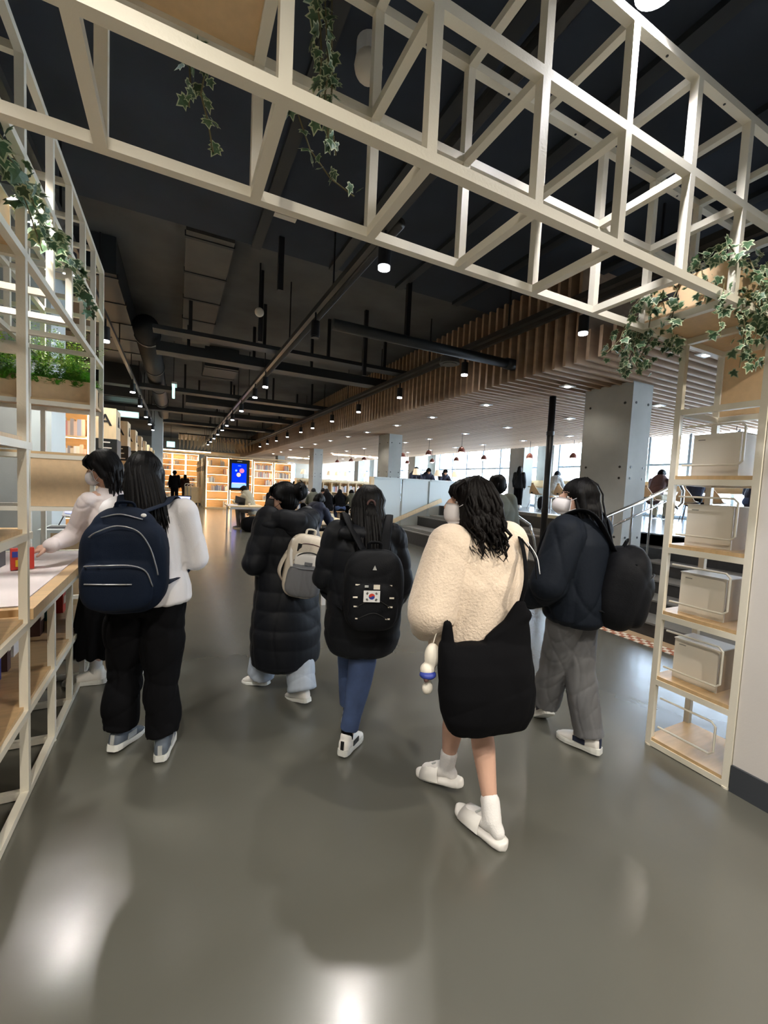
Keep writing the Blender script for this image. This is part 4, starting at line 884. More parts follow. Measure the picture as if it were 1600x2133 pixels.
MB().ell(PK(.10,.085,.235),(.012,.006,.009),Rm).build('badge','white',bp)
for sx in (-1,1): strap('strap',[PK(sx*.05,-.05,.22),p.W((sx*.10,-.09,1.36)),p.W((sx*.115,-.02,1.392)),p.W((sx*.12,.10,1.34)),p.W((sx*.13,.15,1.15)),p.W((sx*.17,.10,.98)),PK(sx*.16,-.04,-.14)],.055,.012,'bag_navy',bp)

# ---------- person 2: reaching over the counter, face to the left
p=Fig('masked woman in pale pink sweater and long black skirt reaching over the counter',-.40,3.5,0,-55,1.66)
p.hh=-78; p.pitch=-22; p.J.update(hd=(-.02,.07,1.49),nk=(0,.02,1.37),shL=(-.15,.05,1.27),shR=(.15,-.02,1.30),elL=(-.155,.16,1.04),wrL=(-.33,.15,.985),elR=(.2,.05,1.04),wrR=(.12,.2,.95),anL=(-.08,.06,.075),anR=(.13,-.08,.075),knL=(-.08,.04,.46),knR=(.12,-.04,.46))
p.hdir={'L':((-.75,-.1,-.25),(.1,.2,-1),1,.55)}; p.foot={'L':(-80,0),'R':(-35,0)}
p.body(); m=MB(); R=p.ring
m.loft([R((0,0,.93),.16,.12),R((0,0,1.02),.165,.125),R((0,.0,1.18),.17,.125),R((0,.01,1.29),.165,.10),R((0,.02,1.36),.08,.07)]); p.sleeves(m,.062,.056,.042,.95)
blob(m,'sweater','sweater_pink',p.t,.008,4,wrinkle(.008,14,9))
m=MB(); m.loft([R((0,0,.99),.14,.105),R((0,0,.88),.185,.14),R((0,0,.60),.22,.17),R((0,0,.30),.27,.21),R((0,0,.245),.275,.215)],n=30)
def pleat(co,no): d=co-p.W((0,0,0)); a=np.arctan2(d[:,0],d[:,1]); return co+no*(.012*np.sin(a*22)*np.clip(1.1-d[:,2],0,1))[:,None]
blob(m,'skirt','cloth_black',p.t,.009,2,pleat)
for q in 'LR': m=MB(); m.cap(p.j('an'+q)+A([0,0,.12]),p.j('an'+q),.042,.038); blob(m,'sock','sock_white',p.t,.008,2)
p.shoes('shoe_white','sole_white',chunk=1.2); p.mask(); p.hair(.20,.085,fringe=True,back=(0,-.05),seed=5,locks=80,curly=.35)
strap('scarf',[p.W((.05,.13,1.36)),p.W((.10,.10,1.37)),p.W((.10,.15,1.2)),p.W((.12,.16,1.0))],.05,.02,'khaki',p.t)
t=thing('cloth_bag','small grey cloth bag hanging low behind the legs of the woman in white','bag',(-.15,3.62,.1)); m=MB(); m.ell((-.20,3.6,.21),(.075,.05,.10),e=.7); blob(m,'bag','grey_cloth',t,.008,3,wrinkle(.006,20,3)); strap('handle',[(-.24,3.6,.29),(-.22,3.6,.42),(-.18,3.6,.42),(-.16,3.6,.29)],.012,.008,'grey_cloth',t)

# ---------- person 3: long black puffer with bun
p=Fig('woman with hair bun in a long black puffer coat and pale jeans, looking left',.70,2.92,0,-20,1.50)
p.hh=-62; p.pitch=-4; p.J.update(hd=(-.03,.03,1.49),elL=(-.26,.0,1.02),wrL=(-.12,.17,1.0),elR=(.24,.02,1.02),wrR=(.12,.18,1.02),hpR=(.09,-.02,.84),knR=(.06,-.10,.45),anR=(.0,-.265,.085),knL=(-.10,.06,.46),anL=(-.095,.15,.09),); p.foot={'L':(-40,10),'R':(-25,12)}
p.body(); p.trousers('jeans_pale',.11,.095,.105,low=.02,seed=6)
m=MB(); R=p.ring
m.loft([R((0,-.045,.225),.21,.18),R((.0,-.045,.26),.265,.235),R((0,-.04,.50),.275,.235),R((0,-.02,.75),.25,.20),R((0,0,.98),.225,.175),R((0,0,1.15),.225,.17),R((0,-.01,1.29),.20,.145),R((0,.01,1.36),.12,.10)],n=34); p.sleeves(m,.10,.095,.075,.9)
blob(m,'puffer_coat','puffer_black',p.t,.009,5,wrinkle(.008,12,11,quilt=(.125,.007)))
m=MB(); 
hp=[p.W(q) for q in [(-.17,.10,1.30),(-.17,-.0,1.33),(-.12,-.11,1.34),(0,-.15,1.33),(.12,-.11,1.34),(.17,.0,1.33),(.13,.10,1.30)]]; m.tube(hp,A([.04,.06,.075,.08,.075,.06,.04]),14,flat=.9)
m.ell(p.W((0,-.15,1.30)),(.13,.07,.09)); m.ell(p.W((-.19,-.07,1.30)),(.07,.05,.035))
blob(m,'hood','puffer_black',p.t,.009,4,wrinkle(.01,14,12))
def bun(m,st):
    m.ell(p.HP(0,-.135,.045),A([.062,.050,.070])*p.k); g=np.random.default_rng(4)
    for i in range(10): a=g.uniform(0,6.28); st.tube([p.HP(.02*math.cos(a),-.14,.04),p.HP(.07*math.cos(a),-.16,.05+.05*math.sin(a)),p.HP(.085*math.cos(a+.6),-.14,.05+.085*math.sin(a+.6))],A([.01,.008,.002]),5)
p.hair(.0,.09,fringe=True,locks=0,seed=8,extra=bun,spread=1.1); p.mask('mask_black'); p.shoes('shoe_white','sole_white')
MB().tube([p.HP(-.06,.075,.005),p.HP(-.085,-.0,.006)],.002,5).build('glasses','black',p.t)
bp=thing('backpack','beige and grey backpack with white panels hung on one shoulder of the long puffer coat','backpack',(.80,2.72,.7))
c,r,o_,u=pack_frame((.775,2.70,.945),8,4); u=u*math.cos(.16)-r*math.sin(.16)*-1; u/=np.linalg.norm(u); r=r-u*(r@u); r/=np.linalg.norm(r); Rm=np.stack([r,o_,u],1)
m=MB(); m.ell(PK(0,-.01,-.01),(.135,.085,.215),Rm,nu=28,nv=18,e=.55); blob(m,'bag','bag_beige',bp,.007,3,wrinkle(.004,14,2))
m=MB(); m.ell(PK(.005,.055,-.085),(.118,.055,.115),Rm,nu=24,nv=14,e=.55); blob(m,'front_pocket','bag_grey',bp,.007,3,wrinkle(.003,14,3))
m=MB(); m.ell(PK(.01,.06,.045),(.10,.035,.055),Rm,nu=24,nv=12,e=.6); blob(m,'upper_pocket','shoe_white',bp,.007,3)
for sx in (-1,1): strap('side_strap',[PK(sx*.11,.02,.17),PK(sx*.115,.06,.08),PK(sx*.10,.095,-.0)],.02,.006,'shoe_white',bp)
zipc([(-.10,.085,.0),(-.04,.115,.0),(.04,.115,.005),(.11,.085,.01)]); strap('zip',[PK(-.09,.06,.03),PK(-.06,.085,.085),PK(.0,.09,.105),PK(.06,.085,.09),PK(.10,.06,.04)],.014,.008,'black',bp); strap('zip',[PK(-.10,.05,.12),PK(-.04,.065,.155),PK(.05,.065,.15),PK(.11,.05,.11)],.010,.006,'brown_cloth',bp)
MB().box(PK(.0,.112,-.005+.04),(.05,.004,.02),R=Rm).build('label_patch','bag_grey',bp); strap('handle',[PK(-.03,-.03,.20),PK(-.025,-.02,.235),PK(.025,-.02,.235),PK(.03,-.03,.20)],.018,.01,'off_white',bp)
MB().box(PK(-.07,.06,.125),(.025,.02,.05),R=Rm).build('buckle','black',bp)
strap('strap',[PK(.05,-.06,.19),p.W((.16,-.08,1.38)),p.W((.18,.02,1.42)),p.W((.19,.13,1.32)),p.W((.20,.15,1.1)),p.W((.24,.03,.9)),PK(.1,-.06,-.14)],.05,.012,'bag_grey',bp)
strap('strap',[PK(-.06,-.06,.16),PK(-.13,-.02,.06),PK(-.16,-.0,-.06),PK(-.11,-.05,-.16)],.05,.012,'bag_beige',bp)

# ---------- person 4: black puffer, black backpack with flag patch
p=Fig('woman with half-tied long hair in black puffer jacket and blue jeans, seen from behind',.945,2.10,0,20,1.50)
p.hh=14; p.J.update(hd=(.0,.03,1.49),elL=(-.235,.03,1.04),wrL=(-.17,.2,.95),elR=(.225,.02,1.02),wrR=(.22,.17,.86),hpR=(.05,0,.84),knR=(-.0,-.03,.46),anR=(-.065,-.055,.085),hpL=(-.06,.0,.84),knL=(-.07,.08,.47),anL=(-.05,-.0,.22)); p.J['anL']=(-.06,.02,.17); p.foot={'L':(30,55),'R':(48,4)}
p.J['knL']=(-.06,.16,.48); p.J['anL']=(-.05,.20,.10)
p.body(); p.trousers('jeans_blue',.098,.078,.058,low=.16,seed=7,amp=.005)
for q in 'LR': m=MB(); m.cap(p.j('an'+q)+A([0,0,.09]),p.j('an'+q),.036,.034); blob(m,'sock','cloth_black',p.t,.008,2)
p.shoes('shoe_white','sole_white',chunk=1.35,swoosh='black')
m=MB(); R=p.ring
m.loft([R((0,0,.60),.15,.12),R((0,0,.625),.20,.165),R((0,0,.72),.228,.18),R((0,0,.90),.225,.18),R((0,0,1.1),.21,.17),R((0,-.01,1.24),.21,.155),R((0,-.01,1.33),.15,.11),R((0,.01,1.40),.09,.08)],n=34); p.sleeves(m,.085,.078,.06,.92)
m.ell(p.W((0,-.07,1.345)),(.17,.075,.05)); m.ell(p.W((.215,.0,1.17)),(.055,.055,.05)); m.ell(p.W((-.215,.0,1.17)),(.055,.055,.05))
blob(m,'puffer_jacket','puffer_black',p.t,.009,5,wrinkle(.009,12,21,quilt=(.115,.008)))
def pony(m,st):
    m.ell(p.HP(0,-.118,.02),A([.02,.02,.018])); g=np.random.default_rng(9)
    for i in range(18):
        a=g.uniform(-1,1); st.tube([p.HP(a*.01,-.125,.02),p.HP(a*.03,-.135,-.05),p.HP(a*.05,-.14,-.15),p.HP(a*.055,-.13,-.27)],A([.010,.012,.009,.002])*1.1,6)
p.hair(.40,.115,fringe=False,back=(.05,-.20),locks=150,seed=10,extra=pony,spread=1.0)
MB().tube([p.HP(.02*math.cos(q),-.128,.022+.02*math.sin(q)) for q in np.linspace(0,6.28,13)],.006,6).build('hair_tie','brown_cloth',p.t)
bp=thing('backpack','black backpack with Korean flag patch on the puffer jacket of the long-haired woman','backpack',(.84,1.88,.8))
c,r,o_,u=pack_frame((.89,1.865,.985),22,4); Rm=np.stack([r,o_,u],1)
m=MB(); m.ell(PK(0,0,-.01),(.15,.085,.205),Rm,nu=28,nv=18,e=.6); m.ell(PK(0,.06,-.07),(.12,.045,.12),Rm,nu=24,nv=14,e=.6); blob(m,'bag','bag_black',bp,.007,3,wrinkle(.004,14,6))
for x,z in ((-.08,.04),(.075,.04),(-.085,-.06),(.08,-.06),(-.075,-.12),(.07,-.12),(-.09,-.015),(.085,-.015)): MB().box(PK(x,.105 if z<.03 else .082,z),(.022,.006,.006),R=Rm).build('loop','off_white',bp)
strap('cord',[PK(-.08,.11,-.06),PK(.0,.112,-.02),PK(.08,.11,-.06)],.006,.004,'black',bp); strap('cord',[PK(-.075,.108,-.12),PK(.0,.11,-.09),PK(.07,.108,-.12)],.006,.004,'black',bp)
fl=MB().box(PK(-.012,.116,-.005),(.078,.004,.056),R=Rm).build('flag_patch','white',bp,label='white flag patch with red and blue circle')
def FP(x,z,y=.1195): return PK(-.012+x,y,-.005+z)
th=math.radians(-34)
def disc2(cx,cz,rad,a0,a1,m_,nm,yy=.119,n=18):
    pts=[(cx+rad*math.cos(a),cz+rad*math.sin(a)) for a in np.linspace(a0,a1,n)]; V=[FP(x,z,yy) for x,z in pts]+[FP(x,z,yy-.0012) for x,z in pts]; N=len(pts)
    F=[tuple(range(N)),tuple(range(2*N-1,N-1,-1))]+[(i,(i+1)%N,(i+1)%N+N,i+N) for i in range(N)]; MB().add(V,F).build(nm,m_,fl)
rad=.0145
disc2(0,0,rad,th,th+PI,'red','circle_half'); disc2(0,0,rad,th+PI,th+2*PI,'blue','circle_half')
disc2(rad/2*math.cos(th+PI),rad/2*math.sin(th+PI),rad/2,0,2*PI,'red','swirl',.1195); disc2(rad/2*math.cos(th),rad/2*math.sin(th),rad/2,0,2*PI,'blue','swirl',.1195)
for sx,sz in ((-1,1),(1,1),(-1,-1),(1,-1)):
    for kx in (-1,0,1):
        a=math.atan2(sz*.019,sx*.027); d=A([math.cos(a),math.sin(a)]); pr=A([-d[1],d[0]]); c0=d*(.0265+kx*.0032)
        q0=c0-pr*.0055; q1=c0+pr*.0055; MB().bar(FP(*q0),FP(*q1),.0018,.001,up=tuple(o_)).build('trigram_bar','black',fl)
MB().box(PK(.01,.112,.04),(.03,.004,.022),R=Rm).build('logo_patch','off_white',bp); MB().box(PK(-.038,.112,.042),(.018,.004,.010),R=Rm).build('logo_patch','grey_cloth',bp)
V=[PK(-.012,.083,.115),PK(.008,.083,.115),PK(-.002,.083,.138),PK(-.012,.086,.115),PK(.008,.086,.115),PK(-.002,.086,.138)]; MB().add(V,[(0,2,1),(3,4,5),(0,1,4,3),(1,2,5,4),(2,0,3,5)]).build('logo_triangle','grey_cloth',bp)
strap('handle',[PK(-.03,-.03,.19),PK(-.025,-.02,.225),PK(.025,-.02,.225),PK(.03,-.03,.19)],.018,.01,'bag_black',bp)
for sx in (-1,1): strap('strap',[PK(sx*.05,-.04,.17),p.W((sx*.11,-.13,1.40)),p.W((sx*.13,.0,1.44)),p.W((sx*.14,.15,1.32)),p.W((sx*.16,.19,1.1)),p.W((sx*.24,.08,.95)),PK(sx*.13,-.05,-.14)],.05,.012,'bag_black',bp)

# ---------- person 5: cream fleece, black shoulder bag, white slides
p=Fig('masked woman with wavy black hair in cream fleece jacket and white slides, bare legs',1.27,1.53,0,-6,1.60)
p.hh=-66; p.pitch=-2; p.J.update(hd=(-.05,.04,1.455),nk=(-.02,0,1.345),shL=(-.185,.0,1.255),shR=(.175,0,1.265),elL=(-.275,-.01,.98),wrL=(-.19,.15,.84),elR=(.25,.06,1.02),wrR=(.18,.22,.9),
   hpL=(-.06,.0,.80),hpR=(.07,.0,.80),knR=(.03,-.04,.44),anR=(-.06,-.235,.085),knL=(-.03,.06,.44),anL=(-.02,.08,.14)); p.foot={'R':(-12,0),'L':(-24,14)}
p.J['anL']=(-.03,.10,.115)
p.body(); m=MB(); R=p.ring
m.loft([R((0,0,.74),.20,.15),R((0,0,.78),.225,.17),R((0,0,.92),.225,.175),R((0,-.01,1.10),.225,.175),R((-.0,-.01,1.21),.205,.15),R((-.01,-.01,1.29),.15,.115),R((-.02,.01,1.355),.085,.08)],n=34); p.sleeves(m,.103,.100,.055,.93)
blob(m,'fleece_jacket','fleece',p.t,.008,6,wrinkle(.009,8,31))
m=MB(); m.loft([R((0,0,.86),.16,.12),R((.02,0,.70),.16,.13),R((.03,0,.53),.165,.14),R((.03,0,.51),.165,.14)],n=28); blob(m,'skirt','cloth_black',p.t,.009,2,wrinkle(.008,16,33))
for q in 'LR':
    m=MB(); a=p.j('an'+q); kn=p.j('kn'+q); d=(kn-a)/np.linalg.norm(kn-a); hh,pt=p.foot[q]; h=math.radians(hh); fd=A([math.sin(h),math.cos(h),0])*math.cos(math.radians(pt))-A([0,0,1])*math.sin(math.radians(pt))
    m.cap(a+d*.07,a,.042,.040); m.cap(a-A([0,0,.01]),a+fd*.12-A([0,0,.04]),.038,.03); m.cap(a,a-fd*.03-A([0,0,.03]),.038,.03)
    blob(m,'sock','sock_white',p.t,.006,3,wrinkle(.002,30,2))
# slides
for q in 'LR':
    hh,pt=p.foot[q]; h=math.radians(hh); f=A([math.sin(h),math.cos(h),0]); r_=A([math.cos(h),-math.sin(h),0]); pp_=math.radians(pt); f2=f*math.cos(pp_)-A([0,0,1])*math.sin(pp_); u2=A([0,0,1])*math.cos(pp_)+f*math.sin(pp_); b=p.j('an'+q)-u2*.085-f2*.065
    P=lambda x,y,z: b+r_*x+f2*y+u2*z
    m=MB(); m.loft([(P(0,y,.02),r_,u2,w,.020,.7) for y,w in ((-.012,.012),(0,.034),(.03,.043),(.09,.043),(.16,.051),(.21,.049),(.245,.035),(.262,.012))],n=24)
    o=blob(m,'slide','shoe_white',p.t,.006,3)
    V=[];F=[];n=13
    for y,h_ in ((.10,.092),(.21,.060)):
        for rr in (1,1.10):
            for i in range(n): a=PI*i/(n-1); V.append(P(.050*rr*math.cos(a),y,.022+(h_-.022)*rr*math.sin(a)**.8))
    F=[(i,i+1,2*n+i+1,2*n+i) for i in range(n-1)]+[(n+i,3*n+i,3*n+i+1,n+i+1) for i in range(n-1)]+[(i,n+i,n+i+1,i+1) for i in range(n-1)]+[(2*n+i,2*n+i+1,3*n+i+1,3*n+i) for i in range(n-1)]
    MB().add(V,F).build('slide_strap','shoe_white',o,smooth=True)
    MB().box(P(-.02,.125,.098),(.03,.008,.003)).build('print','grey_cloth',o)
p.mask(bulge=.1); p.hair(.20,.130,mt='hair_brown',fringe=True,back=(-.0,-.05),curly=1.0,locks=230,seed=12,side=.0,spread=1.05,deep=.105,fwd=.015)
# big shoulder bag
bg=thing('shoulder_bag','big black shoulder bag slung across the back of the cream fleece','bag',(1.24,1.33,.5))
m=MB(); h=math.radians(-6+22); bo=A([-math.sin(math.radians(14)),-math.cos(math.radians(14)),0]); br=A([math.cos(math.radians(14)),-math.sin(math.radians(14)),0]); bc=A([1.182,1.33,.705])
def BG(x,y,z): return bc+br*x*.93+bo*y+A([0,0,1.])*z
prof=[(-.20,.17,.10,.03),(-.235,.0,.2,.05)]
rings=[]
for z,xl,xr,th_ in ((-.235,-.10,.16,.03),(-.215,-.15,.20,.06),(-.15,-.19,.225,.085),(-.05,-.21,.225,.095),(.05,-.215,.215,.085),(.12,-.215,.205,.06),(.16,-.215,.19,.035)):
    rings.append((BG((xl+xr)/2,0,z+.0),br,bo,(xr-xl)/2,th_,.75))
m.loft(rings,n=36)
m.cap(BG(.0,0,.17),BG(.17,0,.27),.02,.03); m.loft([(BG(.10,0,.14),br,bo,.11,.035,.8),(BG(.13,0,.22),br,bo,.065,.028,.8),(BG(.145,0,.30),br,bo,.03,.018,.9),(BG(.15,0,.33),br,bo,.015,.01,1)],n=20)
m.loft([(BG(-.19,0,.15),br,bo,.03,.02,.8),(BG(-.20,0,.25),br,bo,.012,.012,.8)],n=12)
blob(m,'bag','cloth_black',bg,.007,4,wrinkle(.007,11,35))
strap('strap',[BG(.15,0,.32),BG(.16,.01,.45),p.W((.165,-.09,1.31)),p.W((.13,.0,1.37)),p.W((.10,.1,1.30)),p.W((.0,.20,1.1)),p.W((-.18,.18,.95)),p.W((-.235,.04,.98)),BG(-.20,0,.24)],.026,.008,'cloth_black',bg)
strap('strap_end',[p.W((.16,-.11,1.30)),p.W((.195,-.16,1.22)),p.W((.21,-.17,1.12))],.035,.006,'cloth_black',bg); strap('strap_trim',[p.W((.185,-.125,1.285)),p.W((.208,-.165,1.22)),p.W((.222,-.178,1.14))],.007,.005,'white',bg)
pl=thing('plush_toy','small white plush toy with blue cloth dangling from the black shoulder bag','toy',(.95,1.42,.7)); m=MB(); m.ell((.965,1.42,.80),(.035,.03,.055)); m.ell((.945,1.42,.745),(.032,.03,.03)); m.ell((.95,1.42,.665),(.025,.02,.028)); m.cap((.955,1.42,.74),(.95,1.42,.67),.012,.012); blob(m,'body','off_white',pl,.005,3)
MB().ell((.942,1.41,.728),(.036,.033,.018)).build('scarf','blue',pl,smooth=True); MB().ell((.925,1.395,.715),(.011,.01,.011)).build('nose','brown_cloth',pl,smooth=True); strap('cord',[(.965,1.42,.85),(.985,1.42,.9),(1.01,1.40,.92)],.005,.005,'off_white',pl)

# ---------- person 6: black jacket, black backpack, bob
p=Fig('masked woman with short black bob in black jacket and grey trousers, looking left',2.12,1.66,0,-22,1.62)
p.hh=-62; p.pitch=4; p.J.update(hd=(-.03,.03,1.475),shL=(-.18,.02,1.28),shR=(.175,-.02,1.29),elL=(-.27,.06,1.0),wrL=(-.16,.21,.86),elR=(.25,.04,1.02),wrR=(.15,.2,.9),hpL=(-.07,.02,.83),hpR=(.085,-.0,.83),knL=(-.01,.05,.45),knR=(.06,-.03,.45),anL=(.10,.24,.12),anR=(.02,-.13,.085)); p.foot={'R':(-14,3),'L':(30,35)}
p.J.update(knL=(.03,.10,.46),anL=(.10,.16,.15))
p.body(); p.trousers('trousers_grey',.112,.090,.086,low=.02,seed=14,amp=.007)
p.shoes('shoe_white','sole_white',chunk=1.3,swoosh='cloth_navy')
m=MB(); R=p.ring
m.loft([R((0,0,.76),.185,.15),R((0,0,.79),.215,.175),R((0,0,.92),.225,.18),R((0,-.0,1.10),.215,.17),R((0,-.01,1.23),.20,.145),R((0,-.01,1.32),.14,.11),R((0,.01,1.39),.085,.085)],n=34); p.sleeves(m,.10,.098,.065,.95)
m.tube([p.W((.08*math.cos(a),.01+.075*math.sin(a),1.375)) for a in np.linspace(0,2*PI,17)],.024,10)
blob(m,'jacket','jacket_navy',p.t,.008,6,wrinkle(.010,11,41))
strap('piping',[p.W((-.13,.02,1.37)),p.W((-.24,.06,1.27)),p.W((-.31,.10,1.12)),p.W((-.345,.11,.99))],.006,.005,'off_white',p.t)
p.mask(bulge=1.5); p.hair(.105,.092,fringe=False,back=(0,-.02),locks=110,seed=15,deep=.085,fwd=.0)
bp=thing('backpack','large black backpack with small yellow tag on the woman in black jacket','backpack',(2.33,1.50,.75))
c,r,o_,u=pack_frame((2.265,1.49,1.0),-38,8); Rm=np.stack([r,o_,u],1)
m=MB(); m.ell(PK(0,0,-.01),(.175,.125,.235),Rm,nu=28,nv=18,e=.66); m.ell(PK(.0,.09,-.06),(.14,.07,.15),Rm,nu=24,nv=14,e=.66); m.ell(PK(.0,.02,.14),(.12,.07,.10),Rm,e=.8); blob(m,'bag','bag_black',bp,.008,3,wrinkle(.008,12,16))
MB().box(PK(.03,.152,.005),(.045,.006,.014),R=Rm).build('tag','yellow',bp,label='small pale yellow tag'); strap('zip',[PK(-.12,.10,.06),PK(-.04,.14,.10),PK(.06,.14,.09),PK(.13,.10,.02)],.008,.006,'black',bp)
strap('compression_strap',[PK(-.15,.03,.15),PK(-.06,.09,.17),PK(.06,.09,.16),PK(.14,.04,.12)],.02,.006,'bag_black',bp); strap('handle',[PK(-.04,-.03,.21),PK(-.03,-.02,.255),PK(.03,-.02,.255),PK(.04,-.03,.21)],.02,.01,'bag_black',bp)
for sx in (-1,1): strap('strap',[PK(sx*.06,-.07,.18),p.W((sx*.10,-.10,1.38)),p.W((sx*.125,.0,1.405)),p.W((sx*.14,.13,1.30)),p.W((sx*.15,.18,1.1)),p.W((sx*.21,.10,.95)),PK(sx*.14,-.06,-.14)],.055,.014,'bag_black',bp)

# ---------- person 7: olive jacket behind the fleece woman
p=Fig('man with short black hair in olive jacket walking away behind the cream fleece woman',3.55,4.0,0,10,1.70,vox=.012)
p.body(detail=False); p.trousers('cloth_black',.11,.085,.08); p.shoes('shoe_grey','sole_white')
m=MB(); R=p.ring; m.loft([R((0,0,.78),.19,.14),R((0,0,1.0),.215,.16),R((0,-.01,1.2),.225,.155),R((0,-.01,1.31),.17,.11),R((0,.01,1.38),.08,.08)]); p.sleeves(m,.09,.08,.055); blob(m,'jacket','olive',p.t,.011,5,wrinkle(.012,10,51)); p.hair(.0,.09,locks=0,seed=3)

# ---------- background people
def seated(lab,x,y,z,heading,top,bottom='cloth_black',hair='short',seat=.46,lean=25,H=1.65,vox=.016,mask=False,stool=True,arms=True):
    p=Fig(lab,x,y,z,heading,H,vox); l=math.radians(lean); hz=seat+.10
    up=lambda d,s_=0: (s_,d*math.sin(l),hz+d*math.cos(l))
    c=up(.37); n=up(.51); p.J.update(pe=(0,0,hz),wa=up(.16),ch=c,nk=n,hd=(0,n[1]+.08,n[2]+.10),shL=(-.165,n[1]-.01,n[2]-.07),shR=(.165,n[1]-.01,n[2]-.07),elL=(-.22,n[1]+.12,n[2]-.30),elR=(.22,n[1]+.12,n[2]-.30),wrL=(-.10,n[1]+.33,max(n[2]-.30,.78)),wrR=(.10,n[1]+.33,max(n[2]-.30,.78)),
        hpL=(-.09,.0,hz-.02),hpR=(.09,0,hz-.02),knL=(-.12,.40,hz+.0),knR=(.12,.40,hz),anL=(-.12,.36,.08),anR=(.12,.36,.08)); p.pitch=-28
    p.body(detail=False); m=MB(); q=p.ring
    for a,b in (((0,0,hz-.03),up(.16)),(up(.16),up(.34)),(up(.34),up(.44))): m.cap(p.W(a),p.W(b),.19*p.k,.185*p.k,flat=.65,up=tuple(p.F))
    p.sleeves(m,.075,.065,.045); blob(m,'jacket',top,p.t,vox*.8,4,wrinkle(.012,10,int(x*10)%50))
    m=MB(); m.cap(p.j('hpL'),p.j('hpR'),.12,.12)
    for s_ in 'LR': m.cap(p.j('hp'+s_),p.j('kn'+s_),.10,.08); m.cap(p.j('kn'+s_),p.j('an'+s_),.08,.06)
    blob(m,'trousers',bottom,p.t,vox*.8,3); p.foot={'L':(heading,0),'R':(heading,0)}; p.shoes('shoe_grey','sole_white')
    if hair=='long': p.hair(.28,.10,locks=24,seed=4)
    else: p.hair(0,.09,locks=0,seed=4)
    if mask: p.mask(loop=False)
    if stool:
        t=thing('stool',('stool under '+' '.join(lab.replace('dark haired ','').replace('seated ','').replace(',','').split())),'stool',(x,y,z)); w=p.W((0,0,0)); MB().cyl((x,y,z+seat-.05),(x,y,z+seat-.012),.17,18).build('seat','chair_wood',t)
        for a in range(4): MB().tube([(x+.1*math.cos(a*PI/2+.7),y+.1*math.sin(a*PI/2+.7),z+seat-.05),(x+.16*math.cos(a*PI/2+.7),y+.16*math.sin(a*PI/2+.7),z)],.011,6).build('leg','brown_cloth',t)
    return p
def standing(lab,x,y,z,heading,top,bottom='cloth_black',hair='short',H=1.7,vox=.016,walk=0):
    p=Fig(lab,x,y,z,heading,H,vox)
    if walk: p.J.update(knL=(-.09,.10,.47),anL=(-.09,.14,.08),knR=(.09,-.02,.46),anR=(.09,-.22,.13)); p.foot={'L':(heading,0),'R':(heading,30)}
    p.body(detail=False); p.trousers(bottom,.10,.08,.075); p.shoes('shoe_white','sole_white')
    m=MB(); R=p.ring; m.loft([R((0,0,.76),.17,.12),R((0,0,1.0),.18,.13),R((0,-.01,1.2),.20,.13),R((0,-.01,1.31),.16,.10),R((0,.01,1.38),.07,.07)]); p.sleeves(m,.075,.065,.05); blob(m,'jacket',top,p.t,vox*.8,4,wrinkle(.01,10,3))
    p.hair(.28 if hair=='long' else 0,.10,locks=20 if hair=='long' else 0,seed=5); return p
seated('seated man in khaki jacket with white mask, using a tablet at the far table',2.05,13.0,0,-50,'khaki','trousers_grey',mask=True,H=1.68)
seated('seated man in navy jacket with white mask reading a paper',2.05,7.1,0,50,'cloth_navy','cloth_black',mask=True,H=1.72,lean=32,vox=.012)
t=thing('paper_sheet','small cream paper held by the man in the navy jacket','paper',(2.6,7.45,.86)); MB().box((2.55,7.47,.86),(.26,.18,.006),R=np.array(Matrix.Rotation(math.radians(40),3,'X'))).build('sheet','cushion_wood',t)
seated('person with long dark hair at the laptop behind the man in khaki',3.0,15.2,0,35,'cloth_black',hair='long')
for i,(x,y,hd_,m_,lab) in enumerate([(4.55,14.95,10,'olive','student in olive coat hunched at the reading table, leftmost'),(5.1,14.95,5,'cloth_black','student in black hunched at the reading table beside the olive coat'),(5.35,16.6,185,'trousers_grey','student facing us across the reading table'),(5.6,14.95,10,'cloth_black','student in black with jeans at the middle of the reading table'),(6.15,14.9,-5,'olive','student in dark coat with bag at the right end of the reading table'),(4.75,16.7,200,'mask_white','student in pale top far behind the hair bun')]):
    seated(lab,x,y,0,hd_,m_,'jeans_blue' if i==3 else 'cloth_black',vox=.018)
standing('man dressed in black walking away toward the far bookcase wall',-.12,24.8,0,5,'cloth_black',H=1.78,walk=1)
standing('small distant woman in brown by the far bookcase wall',.45,29,0,0,'brown_cloth','brown_cloth','long',H=1.6)
standing('woman in black coat standing on the platform by the window column',10.45,10.75,.97,60,'puffer_black','cloth_black','long',H=1.40)
seated('seated woman in grey sweater with long hair at the window counter',10.9,9.75,.97,80,'grey_cloth','khaki','long',mask=False)
seated('seated student in brown sweater bent over the window counter',10.85,6.45,.97,85,'brown_cloth','khaki',stool=False,H=1.66)
seated('seated student in dark navy at the window counter seen through the right shelving',10.9,4.4,.97,80,'cloth_navy','jeans_blue')
seated('seated student in blue at the window counter behind the handrail ring',10.9,5.6,.97,80,'cloth_navy','cloth_black')
for i,(x,y) in enumerate([(8.0,13.7),(8.6,13.8),(9.3,13.7)]): seated('dark haired student under the cream lamps, %s'%['left','middle','right'][i],x,y,.97,190,'cloth_navy',vox=.022)
for i,x in enumerate([5.3,6.0,6.7,7.3,7.75,8.2,8.9]): 
    seated('dark haired student behind the long bookcase, %s from left'%['first','second','third','fourth','fifth','sixth','seventh'][i],x,21.2-.0,.25,180,['cloth_navy','cloth_black','brown_cloth'][i%3],vox=.025)
